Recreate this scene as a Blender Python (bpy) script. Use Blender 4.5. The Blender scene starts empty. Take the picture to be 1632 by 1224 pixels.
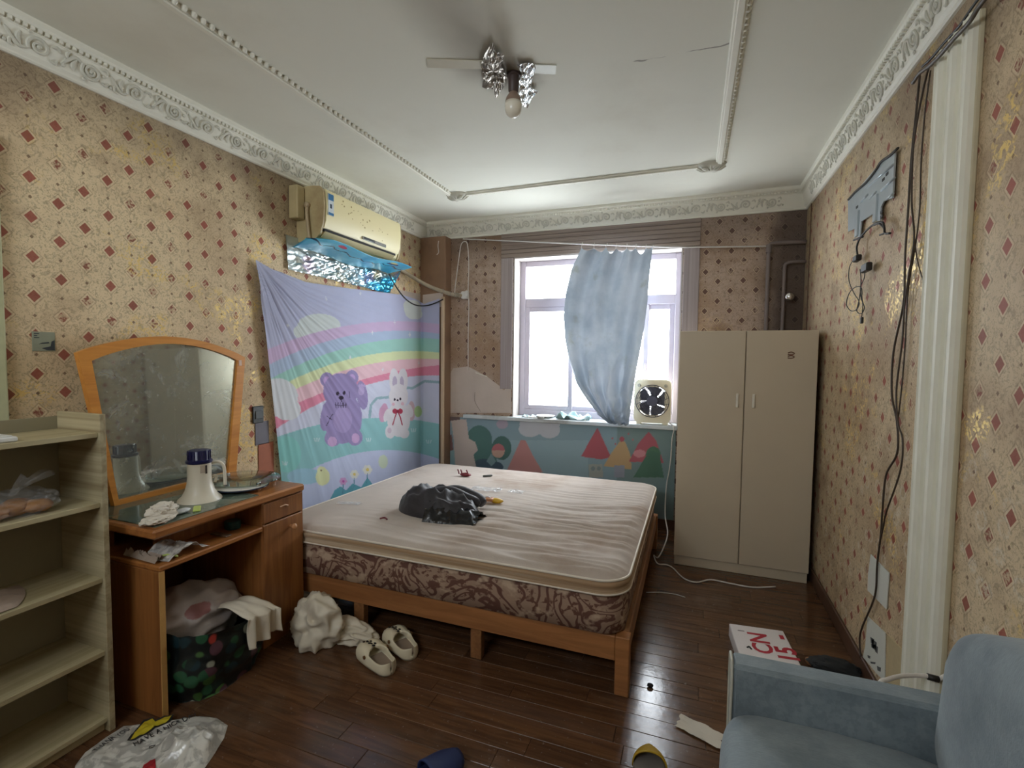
import bpy, bmesh, math, random
import numpy as np
from mathutils import Vector, Matrix, noise
from mathutils.geometry import tessellate_polygon
random.seed(7)
SC = bpy.context.scene
COL = SC.collection

# ------------------------------------------------------------------ camera, light, exposure
CAMH = 1.4
FPX, YAW, PITCH, ROLL = 774.0, -0.3552, -0.0528, 0.01126
def cam_axes():
    cy, sy, cp, sp = math.cos(YAW), math.sin(YAW), math.cos(PITCH), math.sin(PITCH)
    f = Vector((sy*cp, cy*cp, sp)); r = Vector((cy, -sy, 0)); u = r.cross(f)
    c, s = math.cos(ROLL), math.sin(ROLL)
    return c*r+s*u, -s*r+c*u, f
AR, AU, AF = cam_axes()
CAMP = Vector((0, 0, CAMH))
cam = bpy.data.cameras.new('camera'); cam_ob = bpy.data.objects.new('camera', cam); COL.objects.link(cam_ob)
cam.sensor_width = 36; cam.lens = FPX/1632*36; cam.clip_start = 0.02
cam_ob.matrix_world = Matrix(((AR.x, AU.x, -AF.x, 0), (AR.y, AU.y, -AF.y, 0), (AR.z, AU.z, -AF.z, CAMH), (0, 0, 0, 1)))
SC.camera = cam_ob
SKY = 22.0
w = bpy.data.worlds.new('overcast_sky'); SC.world = w; w.use_nodes = True
bg = w.node_tree.nodes['Background']; bg.inputs[0].default_value = (0.87, 0.94, 1.0, 1); bg.inputs[1].default_value = SKY
def portal(name, loc, rot, sx, sy):
    l = bpy.data.lights.new(name, 'AREA'); l.shape = 'RECTANGLE'; l.size = sx; l.size_y = sy
    l.cycles.is_portal = True
    o = bpy.data.objects.new(name, l); o.location = loc; o.rotation_euler = rot; COL.objects.link(o)
portal('window_portal', (-0.815, 4.43, 1.58), (-math.pi/2, 0, 0), 1.44, 1.44)
portal('fill_opening_portal', (-1.3, -1.06, 2.3), (math.pi/2, 0, 0), 1.2, .4)  # serves the added fill-light opening in the unseen front wall
vs = SC.view_settings
vs.view_transform = 'Standard'; vs.look = 'None'; vs.gamma = 1; vs.use_curve_mapping = False; vs.exposure = 0.0
SC.cycles.diffuse_bounces = 6; SC.cycles.max_bounces = 14; SC.cycles.transparent_max_bounces = 16
SC.cycles.sample_clamp_indirect = 8

def P(px, py, ax, val):
    """where the sight line through a photo position meets the plane  axis = val"""
    d = AR*((px-816)/FPX) - AU*((py-612)/FPX) + AF
    return CAMP + d*((val-CAMP[ax])/d[ax])
def PP(px, py, p0, n):
    d = AR*((px-816)/FPX) - AU*((py-612)/FPX) + AF
    return CAMP + d*((Vector(p0)-CAMP).dot(n)/d.dot(n))

# ------------------------------------------------------------------ node materials
def c(r, g, b):
    f = lambda v: (v/255/12.92) if v/255 <= .04045 else ((v/255+.055)/1.055)**2.4
    return (f(r), f(g), f(b), 1)
class NT:
    def __init__(s, name):
        s.mat = bpy.data.materials.new(name); s.mat.use_nodes = True
        s.t = s.mat.node_tree; s.t.nodes.clear()
        s.out = s.t.nodes.new('ShaderNodeOutputMaterial')
    def n(s, typ, **kw):
        x = s.t.nodes.new(typ)
        for k, v in kw.items(): setattr(x, k, v)
        return x
    def put(s, sock, v):
        if isinstance(v, bpy.types.NodeSocket): s.t.links.new(v, sock)
        elif v is not None: sock.default_value = v
    def m(s, op, a, b=None, cc=None, clamp=False):
        x = s.n('ShaderNodeMath', operation=op, use_clamp=clamp)
        for i, v in enumerate((a, b, cc)): s.put(x.inputs[i], v)
        return x.outputs[0]
    def mix(s, fac, a, b, blend='MIX'):
        x = s.n('ShaderNodeMix', data_type='RGBA', blend_type=blend, clamp_factor=True)
        s.put(x.inputs[0], fac); s.put(x.inputs[6], a); s.put(x.inputs[7], b); return x.outputs[2]
    def ramp(s, v, lo, hi):
        x = s.n('ShaderNodeMapRange', interpolation_type='SMOOTHSTEP'); s.put(x.inputs[0], v)
        x.inputs[1].default_value = lo; x.inputs[2].default_value = hi; return x.outputs[0]
    def coord(s, kind='Object', scale=None):
        o = s.n('ShaderNodeTexCoord').outputs[kind]
        if scale is not None:
            mp = s.n('ShaderNodeMapping'); s.put(mp.inputs[0], o); mp.inputs[3].default_value = scale; o = mp.outputs[0]
        return o
    def noise(s, co, scale, detail=4, rough=.55, dist=0):
        x = s.n('ShaderNodeTexNoise'); s.put(x.inputs['Vector'], co); x.inputs['Scale'].default_value = scale
        x.inputs['Detail'].default_value = detail; x.inputs['Roughness'].default_value = rough; x.inputs['Distortion'].default_value = dist
        return x.outputs[0]
    def bump(s, h, strength, dist=.01):
        x = s.n('ShaderNodeBump'); s.put(x.inputs['Height'], h); x.inputs['Strength'].default_value = strength; x.inputs['Distance'].default_value = dist
        return x.outputs[0]
    def bsdf(s, col, rough=.5, metal=0, normal=None, trans=0, sheen=0, spec=.5, alpha=None, coat=0):
        b = s.n('ShaderNodeBsdfPrincipled')
        s.put(b.inputs['Base Color'], col); s.put(b.inputs['Roughness'], rough); s.put(b.inputs['Metallic'], metal)
        s.put(b.inputs['Normal'], normal); s.put(b.inputs['Transmission Weight'], trans); s.put(b.inputs['Specular IOR Level'], spec)
        s.put(b.inputs['Sheen Weight'], sheen); s.put(b.inputs['Alpha'], alpha); s.put(b.inputs['Coat Weight'], coat)
        return b.outputs[0]
    def done(s, sh):
        s.t.links.new(sh, s.out.inputs[0]); return s.mat
def plain(name, col, rough=.5, metal=0, ns=30, na=.12, bs=0, bscale=60, spec=.5, sheen=0, coat=0, dirt=None, dscale=3):
    """a plain surface with faint mottling, optional relief and optional dirt blotches"""
    t = NT(name); co = t.coord()
    v = t.noise(co, ns)
    col2 = tuple(max(0, x*(1-na*2)) for x in col[:3])+(1,)
    k = t.mix(v, col, col2)
    if dirt: k = t.mix(t.ramp(t.noise(co, dscale, 6, .6), .48, .75), k, dirt)
    nrm = t.bump(t.noise(co, bscale, 5), bs) if bs else None
    return t.done(t.bsdf(k, rough, metal, nrm, spec=spec, sheen=sheen, coat=coat))
def wood(name, c1, c2, axis=0, scale=1.0, rough=.4, grain=(2, 30, 30), rnd=0., bump=.05, spec=.5):
    t = NT(name); sc = [grain[1]*scale]*3; sc[axis] = grain[0]*scale
    co = t.coord('Object', sc)
    if rnd:
        oi = t.n('ShaderNodeObjectInfo').outputs['Random']
        add = t.n('ShaderNodeVectorMath', operation='ADD'); t.put(add.inputs[0], co)
        cx = t.n('ShaderNodeCombineXYZ')
        for i in range(3): t.put(cx.inputs[i], t.m('MULTIPLY', oi, 91.7+i*37))
        t.put(add.inputs[1], cx.outputs[0]); co = add.outputs[0]
    a = t.noise(co, 1.0, 6, .6, 1.2); b = t.noise(co, .25, 3, .5, .6)
    f = t.m('ADD', t.m('MULTIPLY', a, .6), t.m('MULTIPLY', b, .4))
    k = t.mix(t.ramp(f, .33, .68), c1, c2)
    if rnd: k = t.mix(t.m('MULTIPLY', oi, rnd), k, (c2[0]*.45, c2[1]*.45, c2[2]*.45, 1))
    nrm = t.bump(f, bump) if bump else None
    return t.done(t.bsdf(k, rough, 0, nrm, spec=spec))
def attr_mat(name, rough=.85, weave=True, transl=0., dirt=None):
    t = NT(name); a = t.n('ShaderNodeAttribute', attribute_name='print').outputs['Color']
    co = t.coord()
    k = t.mix(t.m('MULTIPLY', t.noise(co, 9, 5), .14), a, (.2, .19, .19, 1))
    if dirt: k = t.mix(t.m('MULTIPLY', t.ramp(t.noise(co, 2.2, 6, .65), .45, .8), .7), k, dirt)
    nrm = t.bump(t.noise(co, 260 if weave else 40, 3), .12, .004)
    sh = t.bsdf(k, rough, 0, nrm, spec=.2)
    if transl:
        tr = t.n('ShaderNodeBsdfTranslucent'); t.put(tr.inputs[0], k)
        mx = t.n('ShaderNodeMixShader'); mx.inputs[0].default_value = transl
        t.put(mx.inputs[1], sh); t.put(mx.inputs[2], tr.outputs[0]); sh = mx.outputs[0]
    return t.done(sh)
def clear_plastic(name, tint=(.9, .92, .95, 1), vis=.35, rough=.12, bs=.5, bscale=25):
    """thin wrapping film: mostly see-through, partly milky, with glossy creases"""
    t = NT(name); co = t.coord()
    h = t.noise(co, bscale, 4, .6, 1.5)
    tr = t.n('ShaderNodeBsdfTransparent'); tr.inputs[0].default_value = (.96, .97, .98, 1)
    sh = t.bsdf(tint, rough, 0, t.bump(h, bs), spec=.9)
    mx = t.n('ShaderNodeMixShader')
    t.put(mx.inputs[0], t.m('ADD', vis*.7, t.m('MULTIPLY', t.ramp(h, .45, .65), vis*.8)))
    t.put(mx.inputs[1], tr.outputs[0]); t.put(mx.inputs[2], sh)
    return t.done(mx.outputs[0])

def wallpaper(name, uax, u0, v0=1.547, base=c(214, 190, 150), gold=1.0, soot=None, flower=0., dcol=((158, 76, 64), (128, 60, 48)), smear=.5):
    """red diamonds on a 0.09 x 0.0765 m staggered lattice, dots between, scribbled ground, gilt patches, soot"""
    t = NT(name)
    sx = t.n('ShaderNodeSeparateXYZ'); pos = t.coord('Object'); t.put(sx.inputs[0], pos)
    u, v = sx.outputs[uax], sx.outputs[2]
    a = t.m('DIVIDE', t.m('SUBTRACT', u, u0), .09); b = t.m('DIVIDE', t.m('SUBTRACT', v, v0), .0765)
    p = t.m('MULTIPLY', t.m('ADD', a, b), .5); q = t.m('MULTIPLY', t.m('SUBTRACT', a, b), .5)
    def cell(off):
        pp = t.m('ADD', p, off); qq = t.m('ADD', q, off)
        rp = t.m('ROUND', pp); rq = t.m('ROUND', qq)
        dp = t.m('SUBTRACT', pp, rp); dq = t.m('SUBTRACT', qq, rq)
        da = t.m('ABSOLUTE', t.m('MULTIPLY', t.m('ADD', dp, dq), .09)); db = t.m('ABSOLUTE', t.m('MULTIPLY', t.m('SUBTRACT', dp, dq), .0765))
        return da, db, rp, rq
    da, db, rp, rq = cell(0)
    d = t.m('ADD', t.m('DIVIDE', da, .0215), t.m('DIVIDE', db, .0245))
    cx = t.n('ShaderNodeCombineXYZ'); t.put(cx.inputs[0], rp); t.put(cx.inputs[1], rq)
    wn = t.n('ShaderNodeTexWhiteNoise', noise_dimensions='2D'); t.put(wn.inputs['Vector'], cx.outputs[0])
    wn = wn.outputs[0]
    fine = t.noise(pos, 120, 4, .6)
    scrib = t.noise(pos, 38, 5, .62, 1.8)
    blotch = t.noise(pos, 1.7, 6, .6)
    k = t.mix(t.ramp(scrib, .5, .62), base, tuple(x*.70 for x in base[:3])+(1,))
    k = t.mix(t.m('MULTIPLY', t.ramp(t.noise(pos, 70, 3, .5, 2.5), .56, .62), .4), k, c(120, 105, 60))
    k = t.mix(t.m('MULTIPLY', t.ramp(blotch, .4, .68), smear), k, c(150, 118, 88))
    k = t.mix(t.m('MULTIPLY', t.ramp(t.noise(pos, 4.5, 6, .65), .52, .7), smear*.8), k, c(132, 104, 80))
    # gilt patches where the print glitters
    gm = t.m('MULTIPLY', t.ramp(t.noise(pos, 2.6, 4, .55, .4), .55, .63), t.ramp(t.noise(pos, 55, 4, .6, 1.0), .5, .57))
    gm = t.m('MULTIPLY', gm, gold)
    k = t.mix(t.m('MULTIPLY', gm, .85), k, c(236, 204, 120))
    if flower:
        vo = t.n('ShaderNodeTexVoronoi', feature='F1'); t.put(vo.inputs['Vector'], pos); vo.inputs['Scale'].default_value = 11
        ring = t.m('SUBTRACT', 1.0, t.m('MULTIPLY', t.m('ABSOLUTE', t.m('SUBTRACT', vo.outputs[0], .27)), 10), None, True)
        low = t.ramp(t.m('ADD', v, t.m('MULTIPLY', t.noise(pos, 3, 3), .5)), 1.55, 1.15)
        k = t.mix(t.m('MULTIPLY', t.m('MULTIPLY', ring, low), t.m('MULTIPLY', t.ramp(fine, .35, .6), flower)), k, c(222, 214, 196))
    # thin outline, worn diamonds, little dots
    out = t.m('MULTIPLY', t.m('GREATER_THAN', d, 1.42), t.m('LESS_THAN', d, 1.62))
    k = t.mix(t.m('MULTIPLY', out, .35), k, c(120, 92, 70))
    worn = t.m('MULTIPLY', t.m('GREATER_THAN', wn, .62), t.ramp(t.noise(pos, 90, 3), .42, .55))
    dm = t.m('MULTIPLY', t.m('LESS_THAN', d, 1.0), t.m('SUBTRACT', 1.0, t.m('MULTIPLY', worn, .8)))
    k = t.mix(t.m('MULTIPLY', dm, .88), k, t.mix(wn, c(*dcol[0]), c(*dcol[1])))
    rim = t.m('MULTIPLY', t.m('GREATER_THAN', d, 1.0), t.m('LESS_THAN', d, 1.3))
    k = t.mix(t.m('MULTIPLY', rim, .35), k, c(226, 206, 172))
    ea, eb, _, _ = cell(.5)
    dd = t.m('ADD', t.m('DIVIDE', ea, .007), t.m('DIVIDE', eb, .0075))
    k = t.mix(t.m('MULTIPLY', t.m('LESS_THAN', dd, 1.0), .75), k, c(104, 74, 56))
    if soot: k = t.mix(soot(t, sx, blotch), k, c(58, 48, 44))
    gl = t.m('MULTIPLY', gm, .35)
    return t.done(t.bsdf(k, t.m('SUBTRACT', .62, t.m('MULTIPLY', gm, .25)), gl, t.bump(fine, .06, .004), spec=.25))

# ------------------------------------------------------------------ mesh collecting
ROOT = {}
def tag(o, label=None, cat=None, group=None, kind=None):
    for k, v in (('label', label), ('category', cat), ('group', group), ('kind', kind)):
        if v: o[k] = v
    return o
def thing(name, label, cat, loc=(0, 0, 0), group=None, kind=None):
    o = bpy.data.objects.new(name, None); o.location = loc; o.empty_display_size = .05; COL.objects.link(o)
    ROOT[o.name] = Vector(loc); return tag(o, label, cat, group, kind)
def catmull(pts, n=6):
    pts = [Vector(p) for p in pts]
    if len(pts) < 3: return pts
    q = [pts[0]*2-pts[1]]+pts+[pts[-1]*2-pts[-2]]; out = []
    for i in range(1, len(q)-2):
        for k in range(n):
            t = k/n; a, b, cc, d = q[i-1], q[i], q[i+1], q[i+2]
            out.append(.5*((2*b)+(cc-a)*t+(2*a-5*b+4*cc-d)*t*t+(3*b-a-3*cc+d)*t**3))
    out.append(pts[-1]); return out
class MB:
    def __init__(s, M=None): s.v = []; s.f = []; s.mi = []; s.M = M; s.cur = 0; s.cols = None
    def add(s, vs, fs, M=None):
        o = len(s.v)
        for p in vs:
            p = Vector(p)
            if M is not None: p = M @ p
            if s.M is not None: p = s.M @ p
            s.v.append(p)
        for f in fs: s.f.append(tuple(i+o for i in f)); s.mi.append(s.cur)
        return s
    def box(s, x0, x1, y0, y1, z0, z1, b=.003, M=None):
        cx, cy, cz = (x0+x1)/2, (y0+y1)/2, (z0+z1)/2; h = (abs(x1-x0)/2, abs(y1-y0)/2, abs(z1-z0)/2)
        b = min(b, min(h)*.8); vs = []; idx = {}
        if b <= 0:
            vs = [(cx+i*h[0], cy+j*h[1], cz+k*h[2]) for i in (-1, 1) for j in (-1, 1) for k in (-1, 1)]
            return s.add(vs, [(0, 1, 3, 2), (4, 6, 7, 5), (0, 4, 5, 1), (2, 3, 7, 6), (0, 2, 6, 4), (1, 5, 7, 3)], M)
        for i in (-1, 1):
            for j in (-1, 1):
                for k in (-1, 1):
                    for a in range(3):
                        e = [h[0]-b, h[1]-b, h[2]-b]; e[a] = h[a]
                        idx[i, j, k, a] = len(vs); vs.append((cx+i*e[0], cy+j*e[1], cz+k*e[2]))
        fs = []
        g = lambda sg, a: idx[sg[0], sg[1], sg[2], a]
        for a in range(3):
            u, w_ = (a+1) % 3, (a+2) % 3
            for sa in (-1, 1):
                q = []
                for su, sw in ((-1, -1), (1, -1), (1, 1), (-1, 1)):
                    sg = [0, 0, 0]; sg[a] = sa; sg[u] = su; sg[w_] = sw; q.append(g(sg, a))
                fs.append(tuple(q if sa > 0 else q[::-1]))
            for su in (-1, 1):
                for sw in (-1, 1):
                    s0 = [0, 0, 0]; s0[u] = su; s0[w_] = sw; s1 = list(s0); s0[a] = -1; s1[a] = 1
                    q = (g(s0, u), g(s1, u), g(s1, w_), g(s0, w_)); fs.append(q if su*sw > 0 else q[::-1])
        for i in (-1, 1):
            for j in (-1, 1):
                for k in (-1, 1):
                    q = (idx[i, j, k, 0], idx[i, j, k, 1], idx[i, j, k, 2]); fs.append(q if i*j*k > 0 else q[::-1])
        return s.add(vs, fs, M)
    def tube(s, pts, r, seg=8, smooth=0, closed=False, flat=1.0):
        pts = catmull(pts, smooth) if smooth else [Vector(p) for p in pts]
        n = len(pts); rr = r if callable(r) else (lambda t: r)
        vs = []; fs = []; T = []
        for i in range(n):
            a = pts[(i-1) % n] if (closed or i) else pts[i]; b = pts[(i+1) % n] if (closed or i < n-1) else pts[i]
            T.append((b-a).normalized() if (b-a).length > 1e-9 else Vector((0, 0, 1)))
        up = Vector((0, 0, 1)) if abs(T[0].z) < .9 else Vector((1, 0, 0))
        N = T[0].cross(up).normalized()
        for i in range(n):
            N = (N-T[i]*N.dot(T[i])); N = N.normalized() if N.length > 1e-6 else T[i].orthogonal().normalized()
            B = T[i].cross(N)
            for k in range(seg):
                a = 2*math.pi*k/seg; q = rr(i/max(1, n-1)); vs.append(pts[i]+N*math.cos(a)*q+B*math.sin(a)*q*flat)
        for i in range(n if closed else n-1):
            j = (i+1) % n
            for k in range(seg):
                l = (k+1) % seg; fs.append((i*seg+k, i*seg+l, j*seg+l, j*seg+k))
        if not closed: fs += [tuple(range(seg))[::-1], tuple((n-1)*seg+k for k in range(seg))]
        return s.add(vs, fs)
    def lathe(s, prof, seg=32, M=None, ecc=1.0):
        vs = []; fs = []
        for r, z in prof:
            for k in range(seg): a = 2*math.pi*k/seg; vs.append((r*math.cos(a), r*math.sin(a)*ecc, z))
        for i in range(len(prof)-1):
            for k in range(seg):
                l = (k+1) % seg; fs.append((i*seg+k, i*seg+l, (i+1)*seg+l, (i+1)*seg+k))
        fs += [tuple(range(seg))[::-1], tuple((len(prof)-1)*seg+k for k in range(seg))]
        return s.add(vs, fs, M)
    def grid(s, fn, nu, nv, closed_u=False):
        vs = [fn(i/(nu if closed_u else nu-1), j/(nv-1)) for j in range(nv) for i in range(nu)]
        fs = []
        for j in range(nv-1):
            for i in range(nu if closed_u else nu-1):
                k = (i+1) % nu; fs.append((j*nu+i, j*nu+k, (j+1)*nu+k, (j+1)*nu+i))
        return s.add(vs, fs)
    def prism(s, poly, fn, w0, w1):
        """extrude a 2D outline; fn(u, v, w) -> point"""
        n = len(poly); vs = [fn(u, v, w0) for u, v in poly]+[fn(u, v, w1) for u, v in poly]
        tri = tessellate_polygon([[Vector((u, v, 0)) for u, v in poly]])
        fs = [tuple(t) for t in tri]+[tuple(n+i for i in t[::-1]) for t in tri]
        fs += [(i, (i+1) % n, n+(i+1) % n, n+i) for i in range(n)]
        return s.add(vs, fs)
    def ring(s, outer, inner, fn, w0, w1):
        n = len(outer)
        vs = [fn(u, v, w) for w in (w0, w1) for L in (outer, inner) for u, v in L]
        fs = []
        for i in range(n):
            j = (i+1) % n
            fs += [(i, j, n+j, n+i), (2*n+i, 3*n+i, 3*n+j, 2*n+j), (i, 2*n+i, 2*n+j, j), (n+i, n+j, 3*n+j, 3*n+i)]
        return s.add(vs, fs)
    def blob(s, center, size, seed, sub=3, amp=.25, freq=2.0, crease=.2, flat=None, M=None, fine=.35):
        bm = bmesh.new(); bmesh.ops.create_icosphere(bm, subdivisions=sub, radius=1)
        off = Vector((seed*13.7, seed*5.1, seed*9.3)); vs = []
        for v in bm.verts:
            n = v.co.normalized()
            d = 1+amp*noise.noise(n*freq+off)+crease*(1-2*abs(noise.noise(n*freq*2.1+off*1.7)))*.6+crease*fine*(1-2*abs(noise.noise(n*freq*5+off)))
            q = Vector((n.x*d*size[0], n.y*d*size[1], n.z*d*size[2]))+Vector(center)
            if flat is not None and q.z < flat: q.z = flat+(q.z-flat)*.04
            vs.append(q)
        fs = [tuple(x.index for x in f.verts) for f in bm.faces]; bm.free()
        if flat is not None:
            lo = min(q.z for q in vs)
            for q in vs: q.z += (flat-lo)
        return s.add(vs, fs, M)
    def text(s, string, size, fn, bold=0.0, align='LEFT'):
        cu = bpy.data.curves.new('t', 'FONT'); cu.body = string; cu.size = size; cu.align_x = align; cu.offset = bold; cu.resolution_u = 3
        ob = bpy.data.objects.new('t', cu); COL.objects.link(ob)
        me = bpy.data.meshes.new_from_object(ob.evaluated_get(bpy.context.evaluated_depsgraph_get()))
        vs = [fn(v.co.x, v.co.y) for v in me.vertices]; fs = [tuple(p.vertices) for p in me.polygons]
        bpy.data.objects.remove(ob); bpy.data.curves.remove(cu); bpy.data.meshes.remove(me)
        return s.add(vs, fs)
    def build(s, name, mats, parent=None, smooth=None, label=None, origin=None, fix=False):
        me = bpy.data.meshes.new(name)
        if parent is not None: o0 = ROOT[parent.name]
        elif origin is not None: o0 = Vector(origin)
        else: o0 = Vector((0, 0, 0))
        me.from_pydata([p-o0 for p in s.v], [], s.f)
        mats = mats if isinstance(mats, (list, tuple)) else [mats]
        for m in mats: me.materials.append(m)
        if len(mats) > 1: me.polygons.foreach_set('material_index', s.mi)
        if smooth is not False and smooth is not None:
            me.polygons.foreach_set('use_smooth', [True]*len(me.polygons))
            if smooth is not True: me.set_sharp_from_angle(angle=math.radians(smooth))
        if fix:
            bm = bmesh.new(); bm.from_mesh(me); bmesh.ops.recalc_face_normals(bm, faces=bm.faces); bm.to_mesh(me); bm.free()
        if s.cols is not None:
            at = me.color_attributes.new('print', 'FLOAT_COLOR', 'POINT')
            at.data.foreach_set('color', np.asarray(s.cols, dtype=np.float32).ravel())
        me.update()
        o = bpy.data.objects.new(name, me); COL.objects.link(o)
        if parent is not None: o.parent = parent; ROOT[o.name] = o0
        else: o.location = o0; ROOT[o.name] = o0
        if label: o['label'] = label
        return o
    def solo(s, name, mats, label, cat, group=None, smooth=None, kind=None, fix=False):
        xs = [p.x for p in s.v]; ys = [p.y for p in s.v]; zs = [p.z for p in s.v]
        o = s.build(name, mats, None, smooth, origin=((min(xs)+max(xs))/2, (min(ys)+max(ys))/2, min(zs)), fix=fix)
        return tag(o, label, cat, group, kind)
def solidify(o, th):
    m = o.modifiers.new('thickness', 'SOLIDIFY'); m.thickness = th; m.offset = 0; return o
def struct(mb, name, mat, smooth=None, label=None, parent=None):
    o = mb.build(name, mat, parent, smooth)
    if parent is None: o['kind'] = 'structure'
    if label: o['label'] = label
    return o

# ------------------------------------------------------------------ room dimensions
XL, XR, YB, ZC, YF = -2.43, 0.757, 4.15, 2.66, -1.0
WX0, WX1, WZ0, WZ1 = -1.535, -0.095, 0.862, 2.305

# ------------------------------------------------------------------ materials of the shell
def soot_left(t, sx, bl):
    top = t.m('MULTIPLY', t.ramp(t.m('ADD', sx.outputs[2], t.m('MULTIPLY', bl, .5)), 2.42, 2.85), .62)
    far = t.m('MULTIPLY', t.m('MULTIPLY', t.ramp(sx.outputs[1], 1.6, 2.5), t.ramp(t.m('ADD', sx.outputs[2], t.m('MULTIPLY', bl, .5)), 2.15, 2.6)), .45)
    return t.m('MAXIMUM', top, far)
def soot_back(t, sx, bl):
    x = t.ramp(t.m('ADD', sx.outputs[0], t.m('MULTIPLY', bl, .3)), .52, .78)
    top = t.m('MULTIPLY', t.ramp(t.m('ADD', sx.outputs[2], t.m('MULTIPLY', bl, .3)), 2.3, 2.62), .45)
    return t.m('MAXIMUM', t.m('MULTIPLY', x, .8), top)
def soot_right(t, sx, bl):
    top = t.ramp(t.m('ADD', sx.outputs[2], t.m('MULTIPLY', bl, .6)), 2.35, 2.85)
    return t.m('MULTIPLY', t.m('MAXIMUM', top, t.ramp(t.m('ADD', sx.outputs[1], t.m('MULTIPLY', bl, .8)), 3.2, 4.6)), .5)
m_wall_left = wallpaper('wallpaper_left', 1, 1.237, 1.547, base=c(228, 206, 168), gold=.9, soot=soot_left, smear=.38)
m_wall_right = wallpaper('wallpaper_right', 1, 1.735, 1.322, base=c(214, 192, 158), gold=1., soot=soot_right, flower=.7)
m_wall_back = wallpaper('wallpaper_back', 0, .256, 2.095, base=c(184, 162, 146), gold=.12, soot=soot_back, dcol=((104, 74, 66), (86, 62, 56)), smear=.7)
def ceiling_mat():
    t = NT('ceiling_paint'); pos = t.coord('Object')
    n1 = t.noise(pos, 1.2, 6, .6)
    k = t.mix(t.m('MULTIPLY', t.ramp(n1, .45, .75), .35), c(220, 220, 208), c(190, 184, 166))
    sx = t.n('ShaderNodeSeparateXYZ'); t.put(sx.inputs[0], pos)
    # smoke trail around and towards the room from the bulb
    dx = t.m('ADD', sx.outputs[0], .80); dy = t.m('SUBTRACT', sx.outputs[1], 2.07)
    r = t.m('SQRT', t.m('ADD', t.m('MULTIPLY', dx, dx), t.m('MULTIPLY', dy, dy)))
    core = t.ramp(t.m('ADD', r, t.m('MULTIPLY', t.noise(pos, 9, 4), .12)), .26, .08)
    plume = t.m('MULTIPLY', t.m('MULTIPLY', t.ramp(t.m('ABSOLUTE', t.m('ADD', dx, t.m('MULTIPLY', t.noise(pos, 3, 3), .12))), .26, .0), t.ramp(dy, .1, -.1)), t.ramp(dy, -1.3, -.05))
    k = t.mix(t.m('MULTIPLY', t.m('MAXIMUM', t.m('MULTIPLY', core, .85), t.m('MULTIPLY', plume, .55)), 1.0), k, c(96, 80, 62))
    # hairline cracks
    wv = t.m('ADD', t.m('SUBTRACT', sx.outputs[1], 2.23), t.m('ADD', t.m('MULTIPLY', sx.outputs[0], -.03), t.m('MULTIPLY', t.noise(pos, 3, 4), .11)))
    crack = t.m('MULTIPLY', t.m('LESS_THAN', t.m('ABSOLUTE', wv), t.m('MULTIPLY', t.ramp(t.noise(pos, 9, 3), .42, .62), .0055)), t.m('MULTIPLY', t.m('GREATER_THAN', sx.outputs[0], -.42), t.m('LESS_THAN', sx.outputs[0], .1)))
    k = t.mix(t.m('MULTIPLY', crack, .6), k, c(70, 62, 54))
    return t.done(t.bsdf(k, .75, 0, t.bump(t.noise(pos, 14, 5), .08, .01), spec=.2))
m_ceiling = ceiling_mat()
m_plaster = plain('cornice_plaster', c(228, 226, 212), .6, ns=6, na=.06, bs=.05, bscale=50)
m_plaster_dark = plain('relief_plaster', c(206, 204, 190), .6, ns=20, na=.1)
m_bare = plain('bare_plaster', c(205, 190, 178), .8, ns=5, na=.12, bs=.15, bscale=30)
m_window_white = plain('window_frame_paint', c(186, 178, 188), .45, ns=8, na=.05)
m_reveal = plain('reveal_plaster', c(196, 188, 182), .8, ns=5, na=.1)
m_casing = wood('casing_grey_strip', c(172, 160, 158), c(140, 128, 128), axis=2, grain=(.5, 60), rough=.6)
m_casing_h = wood('casing_grey_header', c(150, 134, 122), c(110, 96, 88), axis=0, grain=(.5, 60), rough=.6)
m_skirt = plain('skirting_wood', c(96, 66, 48), .45, ns=14, na=.2)
m_pil = plain('pilaster_plaster', c(240, 238, 222), .55, ns=10, na=.08)
m_pil_groove = plain('pilaster_groove', c(206, 196, 166), .6, ns=20, na=.1)
m_column = plain('column_board', c(150, 118, 92), .6, ns=5, na=.18, dirt=c(110, 84, 66))

# ------------------------------------------------------------------ floor of separate planks
m_sub = plain('subfloor', c(40, 28, 20), .8)
floor = struct(MB().box(XL-.2, XR+.2, YF-.2, YB+.3, -.12, -.0055, 0), 'floor', m_sub)
t = NT('floor_plank'); oi = t.n('ShaderNodeObjectInfo').outputs['Random']
co = t.coord('Object', (3, 40, 40)); add = t.n('ShaderNodeVectorMath', operation='ADD'); t.put(add.inputs[0], co)
cx = t.n('ShaderNodeCombineXYZ'); t.put(cx.inputs[0], t.m('MULTIPLY', oi, 77)); t.put(cx.inputs[1], t.m('MULTIPLY', oi, 131)); t.put(add.inputs[1], cx.outputs[0])
g = t.noise(add.outputs[0], 1, 6, .6, .8)
k = t.mix(t.ramp(g, .3, .7), c(112, 78, 52), c(80, 54, 37)); k = t.mix(t.m('MULTIPLY', oi, .45), k, c(64, 43, 31))
sp = t.n('ShaderNodeNewGeometry').outputs['Position']
wear = t.noise(sp, 2.6, 7, .65); k = t.mix(t.m('MULTIPLY', t.ramp(wear, .5, .75), .35), k, c(126, 108, 92))
k = t.mix(t.m('MULTIPLY', t.ramp(t.noise(sp, 60, 4, .7), .63, .7), .35), k, c(170, 160, 150))
m_plank = t.done(t.bsdf(k, t.m('ADD', .07, t.m('MULTIPLY', wear, .2)), 0, t.bump(t.noise(sp, 22, 5), .06, .01), spec=.5))
plank_meshes = {}
PW = .0872
row = 0; yy = .95
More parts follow.
